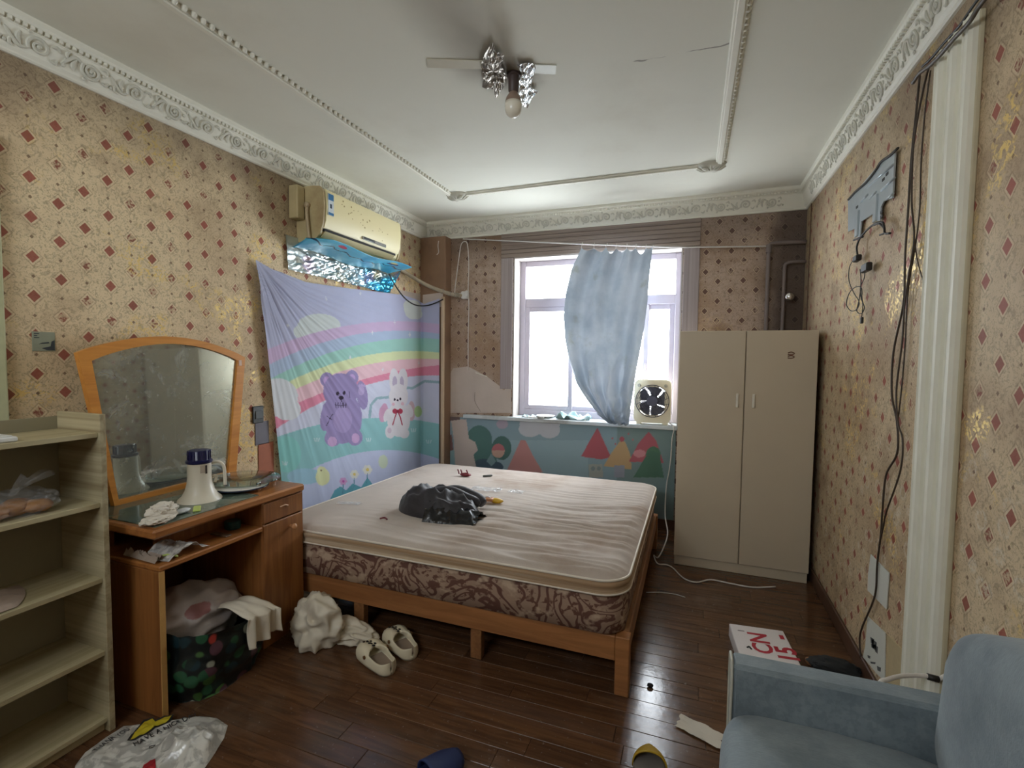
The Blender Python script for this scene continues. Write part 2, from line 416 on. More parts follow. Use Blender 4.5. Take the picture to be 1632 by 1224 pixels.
while yy < YB-.001:
    x = XL-.0-random.random()*.55
    y1 = min(yy+PW-.0012, YB)
    while x < XR:
        L = .76
        a, b = max(x, XL), min(x+L-.0012, XR)
        if b-a > .03:
            key = (round(b-a, 3), round(y1-yy, 3))
            if key not in plank_meshes:
                mb = MB().box(-(b-a)/2, (b-a)/2, -(y1-yy)/2, (y1-yy)/2, -.006, 0, .0012)
                o = mb.build('plank', m_plank); plank_meshes[key] = o.data; o.parent = floor
            else:
                o = bpy.data.objects.new('plank', plank_meshes[key]); COL.objects.link(o); o.parent = floor
            o.location = ((a+b)/2, (yy+y1)/2, random.uniform(-.0012, 0)); o.rotation_euler = (random.uniform(-.004, .004), 0, 0)
        x += L
    yy += PW; row += 1
mb = MB().box(XL, XR, YF, .948, -.0055, 0, .001); o = mb.build('plank_field', m_plank); o.parent = floor; o['kind'] = 'stuff'

# ------------------------------------------------------------------ walls and ceiling
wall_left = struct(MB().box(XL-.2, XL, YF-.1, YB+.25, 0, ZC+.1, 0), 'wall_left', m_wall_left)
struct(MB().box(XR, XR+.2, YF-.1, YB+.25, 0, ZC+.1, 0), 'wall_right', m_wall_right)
struct(MB().box(XL-.2, XR+.2, YF-.1, YB+.25, ZC, ZC+.1, 0), 'ceiling', m_ceiling)
wb = MB()
wb.box(XL, WX0, YB, YB+.25, 0, ZC, 0).box(WX1, XR, YB, YB+.25, 0, ZC, 0)
wb.box(WX0, WX1, YB, YB+.25, 0, WZ0, 0).box(WX0, WX1, YB, YB+.25, WZ1, ZC, 0)
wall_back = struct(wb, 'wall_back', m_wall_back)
# front wall behind the camera with a high opening added to let in fill light
wf = MB().box(XL, XR, YF-.1, YF, 0, 2.1, 0).box(XL, -1.9, YF-.1, YF, 2.1, ZC, 0).box(-.7, XR, YF-.1, YF, 2.1, ZC, 0).box(-1.9, -.7, YF-.1, YF, 2.5, ZC, 0)
struct(wf, 'wall_front', m_bare)
# reveal lining and sill of the window
rv = MB().box(WX0, WX0+.012, YB-.002, YB+.25, WZ0, WZ1, 0).box(WX1-.012, WX1, YB-.002, YB+.25, WZ0, WZ1, 0).box(WX0, WX1, YB-.002, YB+.25, WZ1-.012, WZ1, 0)
struct(rv, 'trim_1', m_reveal)
m_sill = plain('sill_paint', c(205, 212, 214), .5, ns=7, na=.1, dirt=c(150, 150, 145))
struct(MB().box(-2.01, -.1, YB-.05, YB+.25, WZ0-.028, WZ0+.006, .004), 'trim_2', m_sill)

# window: frame, transom, mullions, panes
win = thing('window_1', None, None, (-.815, YB+.2, WZ0), kind='structure')
wy0, wy1 = YB+.15, YB+.21
fx0, fx1, fz0, fz1 = WX0+.012, WX1-.012, WZ0+.006, WZ1-.012
fr = MB()
fr.box(fx0, fx0+.055, wy0, wy1, fz0, fz1, .005).box(fx1-.045, fx1, wy0, wy1, fz0, fz1, .005)
fr.box(fx0+.055, fx1-.045, wy0+.002, wy1-.002, fz1-.05, fz1, .003).box(fx0+.055, fx1-.045, wy0+.002, wy1-.002, fz0, fz0+.06, .003).box(fx0+.055, fx1-.045, wy0+.001, wy1-.001, 1.872, 1.952, .004)
fr.box(-.84, -.79, wy0+.003, wy1-.003, 1.952, fz1-.05, .003)
fr.build('frame', m_window_white, win)
def sash(x0, x1, z0, z1, w_=.035, dy=0):
    mb = MB()
    for q in ((x0, x0+w_, z0, z1), (x1-w_, x1, z0, z1), (x0+w_, x1-w_, z0, z0+w_), (x0+w_, x1-w_, z1-w_, z1)):
        mb.box(q[0], q[1], wy0+.004+dy, wy0+.026+dy, q[2], q[3], .003)
    o = mb.build('sash', m_window_white, win)
    return o
t = NT('window_glass'); tr = t.n('ShaderNodeBsdfTransparent'); gl = t.n('ShaderNodeBsdfGlossy'); gl.inputs['Roughness'].default_value = .02
mx = t.n('ShaderNodeMixShader'); mx.inputs[0].default_value = .05; t.put(mx.inputs[1], tr.outputs[0]); t.put(mx.inputs[2], gl.outputs[0])
m_glass = t.done(mx.outputs[0])
lz0, lz1 = fz0+.06, 1.872
uz0, uz1 = 1.952, fz1-.05
for x0, x1, dy in ((fx0+.055, -1.015, 0), (-1.06, -.72, .025), (-.72, -.36, .0), (-.395, fx1-.045, .025)):
    s_ = sash(x0, x1, lz0, lz1, .042, dy)
    MB().box(x0+.03, x1-.03, wy0+.012+dy, wy0+.016+dy, lz0+.03, lz1-.03, 0).build('pane', m_glass, s_)
for x0, x1 in ((fx0+.055, -.84), (-.79, fx1-.045)):
    MB().box(x0, x1, wy0+.03, wy0+.034, uz0, uz1, 0).build('pane', m_glass, win)
MB().box(-.385, -.37, wy0-.012, wy0+.008, 1.30, 1.37, .003).build('latch', m_window_white, win)

# grey printed casing round the window
cs = MB(); cs.box(-1.655, -1.54, YB-.010, YB, 1.12, 2.303, .003)
struct(cs, 'trim_3', m_casing)
struct(MB().box(-.09, .03, YB-.010, YB, .87, 2.30, .003), 'trim_4', m_casing)
hd = MB()
for i in range(6): hd.box(-1.655, .03, YB-.010-.002*(i % 2), YB, 2.305+i*.036, 2.339+i*.036, .002)
struct(hd, 'trim_5', m_casing_h)
# peeled plaster patch left of the window
pp = [(705, 640), (709, 612), (722, 587), (746, 584), (776, 600), (792, 612), (799, 618), (803, 622), (815, 612), (815, 658), (708, 658)]
pp = [P(x, y, 1, YB) for x, y in pp]
o = MB().prism([(q.x, q.z) for q in pp], lambda u, v, w_: Vector((u, w_, v)), YB-.0015, YB+.001).build('bare_patch', m_bare, wall_back)
o = MB().tube([P(757, 625, 1, YB-.003), P(757, 640, 1, YB-.003), P(766, 656, 1, YB-.003)], .0015, 5, 4).build('crack', plain('crack_dark', c(110, 95, 88), .9), wall_back)
MB().tube([P(758, 594, 1, YB-.003), P(776, 600, 1, YB-.003)], .003, 5).build('torn_edge', m_plaster, wall_back)

for pts_, ax_, v_ in (([(636, 462), (676, 470), (676, 503), (650, 490), (636, 478)], 0, XL), ([(674, 470), (706, 466), (706, 488), (690, 492), (674, 503)], 1, 4.03)):
    qs = [P(x, y, ax_, v_) for x, y in pts_]
    if ax_ == 0: MB().prism([(q.y, q.z) for q in qs], lambda u, v, w_: Vector((w_, u, v)), XL-.001, XL+.0015).build('bare_patch', m_bare, wall_left, fix=True)
    else: MB().prism([(q.x, q.z) for q in qs], lambda u, v, w_: Vector((u, w_, v)), 4.0285, 4.031).build('bare_patch', m_bare, wall_left, fix=True)
# boxed column in the back left corner and the wood strip beside it
struct(MB().box(XL, -2.165, 4.03, YB, 0, 2.519, .004), 'trim_6', m_column)

# skirting, left door trim
struct(MB().box(XR-.014, XR, 1.0, YB, 0, .085, .004), 'baseboard_right', m_skirt)
struct(MB().box(XL, XL+.012, 1.2, 4.0, 0, .085, .004), 'baseboard_left', m_skirt)
struct(MB().box(-2.165, XR, YB-.012, YB, 0, .085, .004), 'baseboard_back', m_skirt)
struct(MB().box(XL, XL+.03, .93, 1.047, 0, 2.2, .006), 'trim_7', plain('door_trim_paint', c(190, 190, 150), .5))

struct(MB().box(XR-.005, XR, 4.0, 4.008, .09, 2.515, .001), 'trim_15', m_skirt)
# cornices: moulded profile with applied scrollwork
def cornice(name, p0, p1, inward, proj):
    """profile points (out from wall, z)"""
    prof = [(0, 2.515), (.010, 2.515), (.016, 2.520), (.016, 2.528), (.022, 2.534), (.026, 2.538), (proj*.66, 2.612), (proj*.72, 2.614), (proj*.78, 2.625), (proj*.92, 2.632), (proj, 2.640), (proj, ZC), (0, ZC)]
    p0, p1, n = Vector(p0), Vector(p1), Vector(inward)
    vs = []; k = len(prof)
    for p in (p0, p1):
        for d, z in prof: vs.append(p+n*d+Vector((0, 0, z)))
    fs = [(i, (i+1) % k, k+(i+1) % k, k+i) for i in range(k)]+[tuple(range(k)), tuple(range(k, 2*k))[::-1]]
    o = struct(MB().add(vs, fs), name, m_plaster)
    L = (p1-p0).length; d = (p1-p0)/L
    # dentil beads in one joined strip
    mb = MB(); cnt = int(L/.022)
    for i in range(cnt):
        q = p0+d*(i+.5)*.022+n*(proj*.85)+Vector((0, 0, 2.622))
        mb.add([q+d*sx*.006+n*sy*.008+Vector((0, 0, sz*.006)) for sx in (-1, 1) for sy in (-1, 1) for sz in (-1, 1)],
               [(0, 1, 3, 2), (4, 6, 7, 5), (0, 4, 5, 1), (2, 3, 7, 6), (0, 2, 6, 4), (1, 5, 7, 3)])
    b = mb.build('bead_strip', m_plaster); b.parent = o; b['kind'] = 'stuff'
    return o
def scroll_meshes():
    """one period of scrollwork lying in (u along, v up, w out)"""
    out = []
    def flat_tube(mb, pts, r): mb.tube([Vector((a, b, .002)) for a, b in pts], r, 6, 4, flat=1.0)
    for kind in (0, 1):
        mb = MB()
        sp = []
        turns = 1.6 if kind else 1.9
        for i in range(15):
            a = i/14*turns*2*math.pi; r = .030*(1-i/17)
            sp.append((r*math.cos(a+2.6)*1.15, r*math.sin(a+2.6)))
        flat_tube(mb, sp, lambda q: .0062*(1-.45*q))
        flat_tube(mb, [(-.034, .016), (-.055, .022), (-.078, .004), (-.098, -.018)], lambda q: .003+.004*math.sin(q*3.1))
        flat_tube(mb, [(-.05, .02), (-.062, -.004), (-.056, -.024)], lambda q: .002+.005*math.sin(q*3.1))
        flat_tube(mb, [(-.078, .004), (-.082, .022), (-.072, .032)], lambda q: .002+.004*math.sin(q*3.1))
        flat_tube(mb, [(.036, -.018), (.052, -.024), (.064, -.012)], lambda q: .002+.004*math.sin(q*3.1))
        flat_tube(mb, [(.034, .022), (.05, .028), (.058, .014)], lambda q: .0015+.004*math.sin(q*3.1))
        for (u, v) in ((.075, .02), (.082, -.002), (-.03, -.036), (.0, .0)) if kind else ((.072, -.022), (-.022, -.034), (.045, .004), (0, 0)):
            mb.lathe([(.0001, .004), (.004, .0035), (.0065, 0), (.0065, -.002)], 8, Matrix.Translation((u, v, .002)))
        o = mb.build('scroll', m_plaster_dark, None, 40); out.append(o.data); bpy.data.objects.remove(o)
    return out
SCR = scroll_meshes()
def scrolls(cor, start, d, n, proj, L, period=.174, first=.1):
    d, n = Vector(d), Vector(n)
    a = Vector((0, 0, 2.538))+n*.026; b = Vector((0, 0, 2.612))+n*proj*.66
    up = (b-a).normalized(); mid = (a+b)/2; nrm = d.cross(up)
    if nrm.z > 0: nrm = -nrm
    fl = 1
    if (d.cross(up)).z > 0: fl = -1
    i = 0; s_ = first
    while s_ < L-.08:
        o = bpy.data.objects.new('scroll', SCR[i % 2]); COL.objects.link(o)
        x = d*(1 if fl > 0 else -1)
        Mx = Matrix((x, up, nrm)).transposed().to_4x4()
        if i % 2: Mx = Mx @ Matrix.Diagonal((1, -1, 1, 1))
        Mx = Mx @ Matrix.Diagonal((1.05, 1.15, .8, 1))
        Mx.translation = Vector(start)+d*s_+mid+nrm*.001
        o.parent = cor; o.matrix_world = Mx
        i += 1; s_ += period
PL, PR, PB = .07, .072, .12
cl = cornice('trim_8', (XL, YF, 0), (XL, YB, 0), (1, 0, 0), PL); scrolls(cl, (XL, .9, 0), (0, 1, 0), (1, 0, 0), PL, YB-.9-.12, first=.10)
cr = cornice('trim_9', (XR, YF, 0), (XR, YB, 0), (-1, 0, 0), PR); scrolls(cr, (XR, 1.4, 0), (0, 1, 0), (-1, 0, 0), PR, YB-1.4-.12, first=.12)
cb = cornice('trim_10', (XL, YB, 0), (XR, YB, 0), (0, -1, 0), PB); scrolls(cb, (XL, YB, 0), (1, 0, 0), (0, -1, 0), PB, XR-XL-.06, first=.16)

# ceiling frame moulding with egg beads and corner shells
TX0, TX1, TY1 = -1.79, .125, 3.43
def ceil_bar(name, x0, x1, y0, y1, along):
    mb = MB(); mb.box(x0, x1, y0, y1, ZC-.012, ZC+.002, .004)
    if along == 'y': mb.box(x0+.010, x1-.010, y0, y1, ZC-.020, ZC-.011, .004)
    else: mb.box(x0, x1, y0+.010, y1-.010, ZC-.020, ZC-.011, .004)
    o = struct(mb, name, m_plaster)
    return o
def eggs(o, p0, d, n, pitch=.036):
    mb = MB(); d = Vector(d)
    for i in range(n):
        q = Vector(p0)+d*i*pitch
        mb.lathe([(.0005, -.016), (.007, -.013), (.011, -.006), (.011, .002)], 7, Matrix.Translation(q) @ Matrix.Diagonal((1.0, 1.0, 1, 1)))
    b = mb.build('egg_beads', m_plaster, None, 50); b.parent = o; b['kind'] = 'stuff'
b1 = ceil_bar('trim_11', TX0-.024, TX0+.024, YF, TY1, 'y'); eggs(b1, (TX0+.026, .9, ZC-.002), (0, 1, 0), int((TY1-.95)/.036))
b2 = ceil_bar('trim_12', TX1-.024, TX1+.024, YF, TY1, 'y'); eggs(b2, (TX1+.026, 1.4, ZC-.002), (0, 1, 0), int((TY1-1.45)/.036))
b3 = ceil_bar('trim_13', TX0, TX1, TY1-.024, TY1+.024, 'x'); eggs(b3, (TX0+.1, TY1+.026, ZC-.002), (1, 0, 0), int((TX1-TX0-.2)/.036))
for par, x, y, sgn in ((b1, TX0+.05, TY1-.0, 1), (b2, TX1-.05, TY1-.0, -1)):
    mb = MB()
    mb.lathe([(.0005, -.034), (.03, -.032), (.062, -.02), (.074, -.004), (.074, .002)], 22, Matrix.Translation((x, y, ZC)) @ Matrix.Diagonal((1.25, .8, 1, 1)))
    for i in range(9):
        a = math.pi*(i/8)+math.pi
        mb.tube([Vector((x, y+.02, ZC-.036)), Vector((x+.05*math.cos(a), y+.02+.035*math.sin(a), ZC-.036)), Vector((x+.088*math.cos(a), y+.015+.058*math.sin(a), ZC-.016))], .0065, 6, 3)
    mb.blob((x-.02*sgn, y+.03, ZC-.034), (.02, .014, .010), 3, 2).blob((x+.035*sgn, y-.02, ZC-.034), (.018, .014, .010), 5, 2)
    mb.build('corner_shell', m_plaster_dark, par, 40)

# fluted pilaster strip on the right wall
pil = MB(); py0, py1 = 1.815, 2.062
struct(pil.box(XR-.014, XR, py0, py1, .10, 2.415, .003), 'trim_14', m_pil_groove)
tp = bpy.data.objects['trim_14']
for i, y in enumerate((py0+.034, (py0+py1)/2, py1-.034)):
    prof = [(y-.030, XR-.010), (y-.028, XR-.026), (y-.017, XR-.034), (y-.014, XR-.030), (y+.014, XR-.030), (y+.017, XR-.034), (y+.028, XR-.026), (y+.030, XR-.010)]
    MB().prism([(a, b) for a, b in prof], lambda u, v, w_: Vector((v, u, w_)), .10, 2.415).build('flute', m_pil, tp, fix=True)

# ================================================================== OBJECTS
# ------------------------------------------------------------------ bed and mattress
m_bedwood = wood('bed_wood', c(176, 120, 72), c(140, 92, 54), axis=0, rough=.45)
m_bedwood_y = wood('bed_wood_side', c(160, 112, 70), c(120, 80, 48), axis=1, rough=.45)
bed = thing('bed_frame', 'low wooden slatted bed frame under the stained mattress', 'bed', (-1.2, 2.9, 0))
MB().box(-2.22, -.268, 1.995, 2.022, .142, .248, .004).build('foot_rail', m_bedwood, bed)
MB().box(-2.22, -.22, 3.70, 3.725, .142, .248, .004).build('head_rail', m_bedwood, bed)
MB().box(-.245, -.218, 2.05, 3.70, .142, .248, .004).build('side_rail', m_bedwood_y, bed)
MB().box(-2.245, -2.218, 2.05, 3.70, .142, .248, .004).build('side_rail', m_bedwood_y, bed)
for x0, x1, y0, y1, z1 in ((-.268, -.210, 1.99, 2.05, .25), (-2.28, -2.22, 1.99, 2.05, .25), (-.268, -.21, 3.68, 3.74, .25), (-2.28, -2.22, 3.68, 3.74, .25),
                           (-.935, -.88, 2.0, 2.04, .145), (-1.595, -1.535, 2.0, 2.04, .145), (-.935, -.88, 3.68, 3.72, .145), (-1.595, -1.535, 3.68, 3.72, .145)):
    MB().box(x0, x1, y0, y1, 0, z1, .003).build('leg', m_bedwood_y if z1 < .2 else m_bedwood, bed)
for i in range(9):
    y = 2.10+i*.19
    MB().box(-2.215, -.25, y, y+.09, .218, .240, .002).build('slat', m_bedwood, bed)

MX0, MX1, MY0, MY1 = -2.15, -.225, 1.966, 3.775
def rrect(inset, rad, n=56):
    """rounded rectangle loop, 4n points"""
    x0, x1, y0, y1 = MX0+inset, MX1-inset, MY0+inset, MY1-inset
    r = max(.004, rad-inset*.6); pts = []
    per = [(x1-r, y0+r, -90), (x1-r, y1-r, 0), (x0+r, y1-r, 90), (x0+r, y0+r, 180)]
    m = 10
    for k, (cx_, cy_, a0) in enumerate(per):
        arc = [(cx_+r*math.cos(math.radians(a0+90*i/m)), cy_+r*math.sin(math.radians(a0+90*i/m))) for i in range(m+1)]
        pts += arc
        nx = per[(k+1) % 4]; a1 = math.radians(nx[2]); nxt = (nx[0]+r*math.cos(a1), nx[1]+r*math.sin(a1)); la = arc[-1]
        for i in range(1, n): pts.append((la[0]+(nxt[0]-la[0])*i/n, la[1]+(nxt[1]-la[1])*i/n))
    return pts
def ztop(x, y):
    base = .505-.030*(y-MY0)/(MY1-MY0)
    fx = (x-MX0)/(MX1-MX0); fy = (y-MY0)/(MY1-MY0)
    wr = noise.noise(Vector((x*1.8+3, y*17+1.5*noise.noise(Vector((x*2, y*2, 3))), 0)))
    wr = (1-abs(wr)*2)
    amp = .026*max(0, min(1, (fx-.12)*1.5))*max(.2, min(1, (1.02-fy)*1.6))*(.55+.9*abs(noise.noise(Vector((x*2.3, y*2.3, 21)))))
    q = noise.noise(Vector((x*3, y*3, 7)))*.004
    R_ = .125; qx = max(MX0+R_-x, x-MX1+R_); qy = max(MY0+R_-y, y-MY1+R_)
    edge = R_-(math.hypot(max(qx, 0), max(qy, 0))+min(max(qx, qy), 0))
    e = max(0, min(1, edge/.07))
    return base+(wr*amp+q)*e-.020*(1-e)**2.2
mat = thing('mattress', 'stained pillow-top mattress with brown scroll-patterned border on the bed', 'mattress', (-1.2, 2.85, .25))
def scroll_border():
    t = NT('mattress_border'); co = t.coord('Object', (1, 1, 1.35))
    n1 = t.noise(co, 2.6, 2, .5, .9); rings = t.m('ABSOLUTE', t.m('SINE', t.m('MULTIPLY', n1, 44)))
    fl = t.noise(co, 22, 4, .6, .8)
    k = t.mix(t.ramp(rings, .35, .6), c(104, 72, 62), c(160, 134, 114))
    k = t.mix(t.ramp(fl, .52, .6), k, c(104, 72, 60)); k = t.mix(t.ramp(t.noise(co, 9, 3), .55, .65), k, c(190, 166, 142))
    return t.done(t.bsdf(k, .8, 0, t.bump(fl, .15), spec=.2))
m_mattop = plain('mattress_cover', c(202, 190, 180), .85, ns=6, na=.12, bs=.12, bscale=160, spec=.15, dirt=c(164, 146, 132), dscale=1.8)
t = NT('pillow_top_band'); co = t.coord('Object', (.6, .6, 34)); n1 = t.noise(co, 1.0, 3)
m_matband = t.done(t.bsdf(t.mix(t.ramp(n1, .4, .6), c(170, 140, 108), c(214, 194, 166)), .8, spec=.2))
m_pipe = plain('mattress_piping', c(232, 222, 206), .7, ns=20)
def zoff(y): return -.030*(y-MY0)/(MY1-MY0)
def loops(mb, spec):
    N = None; vs = []; fs = []
    for inset, rad, zf in spec:
        L = rrect(inset, rad)
        vs += [Vector((x, y, zf(x, y))) for x, y in L]; N = len(L)
    for i in range(len(spec)-1):
        for k in range(N): fs.append((i*N+k, i*N+(k+1) % N, (i+1)*N+(k+1) % N, (i+1)*N+k))
    return mb.add(vs, fs), N
flat_z = lambda z: (lambda x, y: z+zoff(y)*min(1, max(0, (z-.25)/.2)))
body, N = loops(MB(), [(.03, .1, flat_z(.250)), (.012, .11, flat_z(.258)), (.008, .12, flat_z(.33)), (.012, .12, flat_z(.40)), (.022, .12, flat_z(.418))])
body.build('border', scroll_border(), mat, True)
band, N = loops(MB(), [(.022, .12, flat_z(.415)), (.006, .12, flat_z(.418)), (-.004, .13, flat_z(.432)), (.004, .13, flat_z(.450)), (-.002, .13, flat_z(.456)), (-.006, .13, flat_z(.470)), (.002, .13, flat_z(.486))])
band.build('pillow_band', m_matband, mat, True)
def quilt(u, v):
    hx, hy, R_ = (MX1-MX0)/2-.002, (MY1-MY0)/2-.002, .128
    f = lambda t: math.sin((t-.5)*math.pi)*.35+(2*t-1)*.65
    x, y = f(u)*hx, f(v)*hy
    a, b = (abs(x)-(hx-R_))/R_, (abs(y)-(hy-R_))/R_
    if a > 0 and b > 0:
        a, b = a*math.sqrt(1-b*b/2), b*math.sqrt(1-a*a/2)
        x = math.copysign(hx-R_+a*R_, x); y = math.copysign(hy-R_+b*R_, y)
    x += (MX0+MX1)/2; y += (MY0+MY1)/2
    return Vector((x, y, ztop(x, y)))
MB().grid(quilt, 170, 190).build('top_cover', m_mattop, mat, True)
MB().tube([Vector((x, y, .487+zoff(y))) for x, y in rrect(-.001, .13)], .0055, 6, closed=True).build('piping', m_pipe, mat, True)
MB().tube([Vector((x, y, .428+zoff(y))) for x, y in rrect(-.003, .13)], .0045, 6, closed=True).build('piping', m_pipe, mat, True)
def on_bed(px, py):
    q = P(px, py, 2, .48)
    for _ in range(4): q = P(px, py, 2, ztop(q.x, q.y))
    return q

# ------------------------------------------------------------------ litter on the mattress
m_black = plain('black_plastic', c(44, 41, 47), .6, ns=8, na=.2, bs=.35, bscale=22, sheen=.2)
m_black_gloss = plain('black_film', c(20, 20, 24), .22, ns=8, na=.2, bs=.4, bscale=40)
jk = thing('bundled_jacket', 'black garment bundled up on the middle of the mattress', 'jacket', (-1.33, 2.46, .485))
def jfold(u, v):
    x = -1.6+u*.5; e = math.sin(math.pi*min(1, max(0, u*.96+.03)))**.45
    a = v*math.pi
    yv = 2.47-.02*u+.155*e*math.cos(a)*(1-.12*u)
    n = noise.noise(Vector((u*3, v*4, 2)))*.03+(1-2*abs(noise.noise(Vector((u*3+v*2.5, v*4-u*3, 6)))))*.042+(1-2*abs(noise.noise(Vector((u*7-v*4, v*6+u*5, 2)))))*.016
    h = (.155-.07*u)*e*math.sin(a)**.75+n*e*math.sin(a)
    return Vector((x, yv, .495+max(.001, h)))
MB().grid(jfold, 60, 40).build('body', m_black, jk, True)
for k, (pts, r) in enumerate(((((-1.44, 2.60, .56), (-1.30, 2.60, .60), (-1.18, 2.60, .575), (-1.13, 2.58, .545)), .034), (((-1.42, 2.50, .60), (-1.30, 2.52, .615), (-1.2, 2.54, .58), (-1.15, 2.57, .545)), .030))):
    MB().tube(pts, lambda q, r=r: r*(.75+.35*math.sin(q*9)*.3+.3*(1-q)), 12, 6).build('sleeve', m_black, jk, True)
def shiny(u, v):
    n = (1-2*abs(noise.noise(Vector((u*5+v*2, v*5-u, 11)))))*.028
    p = Vector((-1.36+u*.29, 2.27+v*.2+.03*u, .487+.085*math.sin(math.pi*v)**.7*(1-.6*u)+n*math.sin(math.pi*v)+.006))
    return p
MB().grid(shiny, 36, 30).build('shiny_lining', m_black_gloss, jk, 50, label='glossy black crumpled lining')
def tri_tip(a, b, d): return MB().add([a, b, d, (Vector(a)+Vector(b)+Vector(d))/3+Vector((0, 0, .02))], [(0, 1, 3), (1, 2, 3), (2, 0, 3), (0, 2, 1)])
tri_tip((-1.12, 2.34, .49), (-1.14, 2.44, .50), (-1.05, 2.43, .505)).build('lining_tip', m_black_gloss, jk)

m_yellow = plain('yellow_plastic', c(226, 178, 40), .4, ns=20); m_orange = plain('peach_plastic', c(224, 160, 120), .4); m_red = plain('dark_red_plastic', c(120, 34, 44), .4)
q = on_bed(783, 801)
ty = thing('toy_figure', 'small yellow and peach plastic toy on the mattress beside the black jacket', 'toy', q)
MB().blob(q+Vector((.035, .0, .016)), (.042, .022, .016), 4, 3, .15, 2, .05).build('body', m_yellow, ty, True)
MB().tube([q+Vector((-.045, -.01, .014)), q+Vector((-.015, -.022, .022)), q+Vector((.012, -.012, .02)), q+Vector((.0, .016, .02)), q+Vector((-.04, .012, .014))], .011, 8, 4).build('ring', m_orange, ty, True)
MB().tube([q+Vector((-.05, .03, .02)), q+Vector((-.028, .018, .028)), q+Vector((0, .01, .02))], .006, 7, 3).build('arm', plain('white_plastic', c(235, 230, 232), .35), ty, True)
q = on_bed(740, 759)
rc = thing('hair_clip', 'small dark red claw clip near the back edge of the mattress', 'hair clip', q)
MB().blob(q+Vector((.01, 0, .014)), (.045, .022, .014), 9, 3, .1, 2, .05).build('spine', m_red, rc, True)
for dx in (-.045, -.02, .03):
    MB().tube([q+Vector((dx, 0, .014)), q+Vector((dx-.008, .006, .034)), q+Vector((dx-.018, .012, .046))], .0055, 6, 3).build('prong', m_red, rc, True)
q = on_bed(777, 760)
mb = MB(); mb.lathe([(.001, -.04), (.007, -.034), (.008, .0), (.008, .03), (.004, .038), (.001, .04)], 12, Matrix.Translation(q+Vector((0, 0, .009))) @ Matrix.Rotation(math.radians(40), 4, 'Z') @ Matrix.Rotation(math.pi/2, 4, 'Y'))
mb.solo('marker_stub', plain('grey_green_plastic', c(92, 96, 92), .5), 'short grey marker stub lying right of the red clip on the mattress', 'pen', smooth=True)
m_film = clear_plastic('clear_wrapper')
def film(name, px, py, sx, sy, seed, label, rz=0., h=.014, grp=None, cat='wrapper', mat=None, z=None):
    q = on_bed(px, py) if z is None else P(px, py, 2, z)
    R_ = Matrix.Rotation(rz, 3, 'Z')
    def fn(u, v):
        e = 1-.25*noise.noise(Vector((u*3, v*3, seed)))
        p = R_ @ Vector(((u-.5)*sx*e, (v-.5)*sy*e, 0))
        hh = abs(noise.noise(Vector((u*3.3+seed, v*4, seed*2))))+.6*abs(noise.noise(Vector((u*8, v*7+seed, 3))))
        x, y = q.x+p.x, q.y+p.y
        zz = (ztop(x, y)+.004) if z is None else z+.003
        return Vector((x, y, zz+hh*h))
    o = MB().grid(fn, 22, 18).solo(name, mat or m_film, label, cat, grp, smooth=35)
    return o
film('clear_wrapper', 775, 781, .21, .12, 3, 'large crinkled clear plastic wrapper in the middle of the mattress', .15)
film('clear_wrapper', 823, 784, .11, .07, 8, 'oval piece of clear film lying right of the large clear wrapper', .0, .010)
film('clear_wrapper', 716, 780, .05, .09, 5, 'narrow strip of clear film glinting behind the black jacket', -.5, .010)
film('clear_wrapper', 680, 779, .13, .08, 6, 'flat clear film left of the glinting strip on the mattress', -.2, .006)
film('clear_wrapper', 556, 803, .15, .06, 12, 'pale clear scrap on the mattress beside the rainbow cloth', .3, .006)
q = on_bed(612, 828)
MB().tube([q+Vector((-.022, -.008, .005)), q+Vector((0, .008, .008)), q+Vector((.022, -.004, .005))], .0045, 6, 3).solo('red_scrap', m_red, 'tiny dark red scrap on the mattress left of the black jacket', 'scrap', smooth=True)

# ------------------------------------------------------------------ wardrobe
m_ward = plain('wardrobe_laminate', c(206, 192, 168), .42, ns=2.5, na=.06, bs=.02, bscale=120)
m_ward_edge = plain('wardrobe_edge', c(150, 134, 110), .5)
wd = thing('wardrobe', 'tall cream two-door wardrobe standing in the back right corner', 'wardrobe', (.32, 3.7, 0))
wx0, wx1, wy0_, wy1_, wz = -.083, .72, 3.468, 3.97, 1.595
MB().box(wx0, wx1, wy0_, wy1_, .065, wz, .002).build('carcass', m_ward, wd)
MB().box(wx0+.004, wx1-.004, 3.462, wy1_-.02, 0, .064, .002).build('plinth', m_ward, wd)
xm = .319
for x0, x1, hx in ((wx0, xm-.003, .277), (xm+.003, wx1, .372)):
    d = MB().box(x0, x1, 3.448, 3.466, .068, wz-.002, .002).build('door', m_ward, wd)
    MB().box(hx-.008, hx+.008, 3.428, 3.4375, 1.10, 1.19, .004).box(hx-.006, hx+.006, 3.436, 3.449, 1.105, 1.117, .001).box(hx-.006, hx+.006, 3.436, 3.449, 1.173, 1.185, .001).build('handle', plain('handle_cream', c(236, 230, 214), .35), d)
mb = MB()
for z0 in (1.450, 1.428):
    mb.tube([Vector((.556, 3.4465, z0+.004)), Vector((.575, 3.4465, z0+.009)), Vector((.592, 3.4465, z0)), Vector((.575, 3.4465, z0-.008)), Vector((.556, 3.4465, z0-.006))], .0032, 6, 4)
mb.build('sticker', plain('brown_sticker', c(120, 78, 56), .6), d, True, label='faded brown sticker residue')

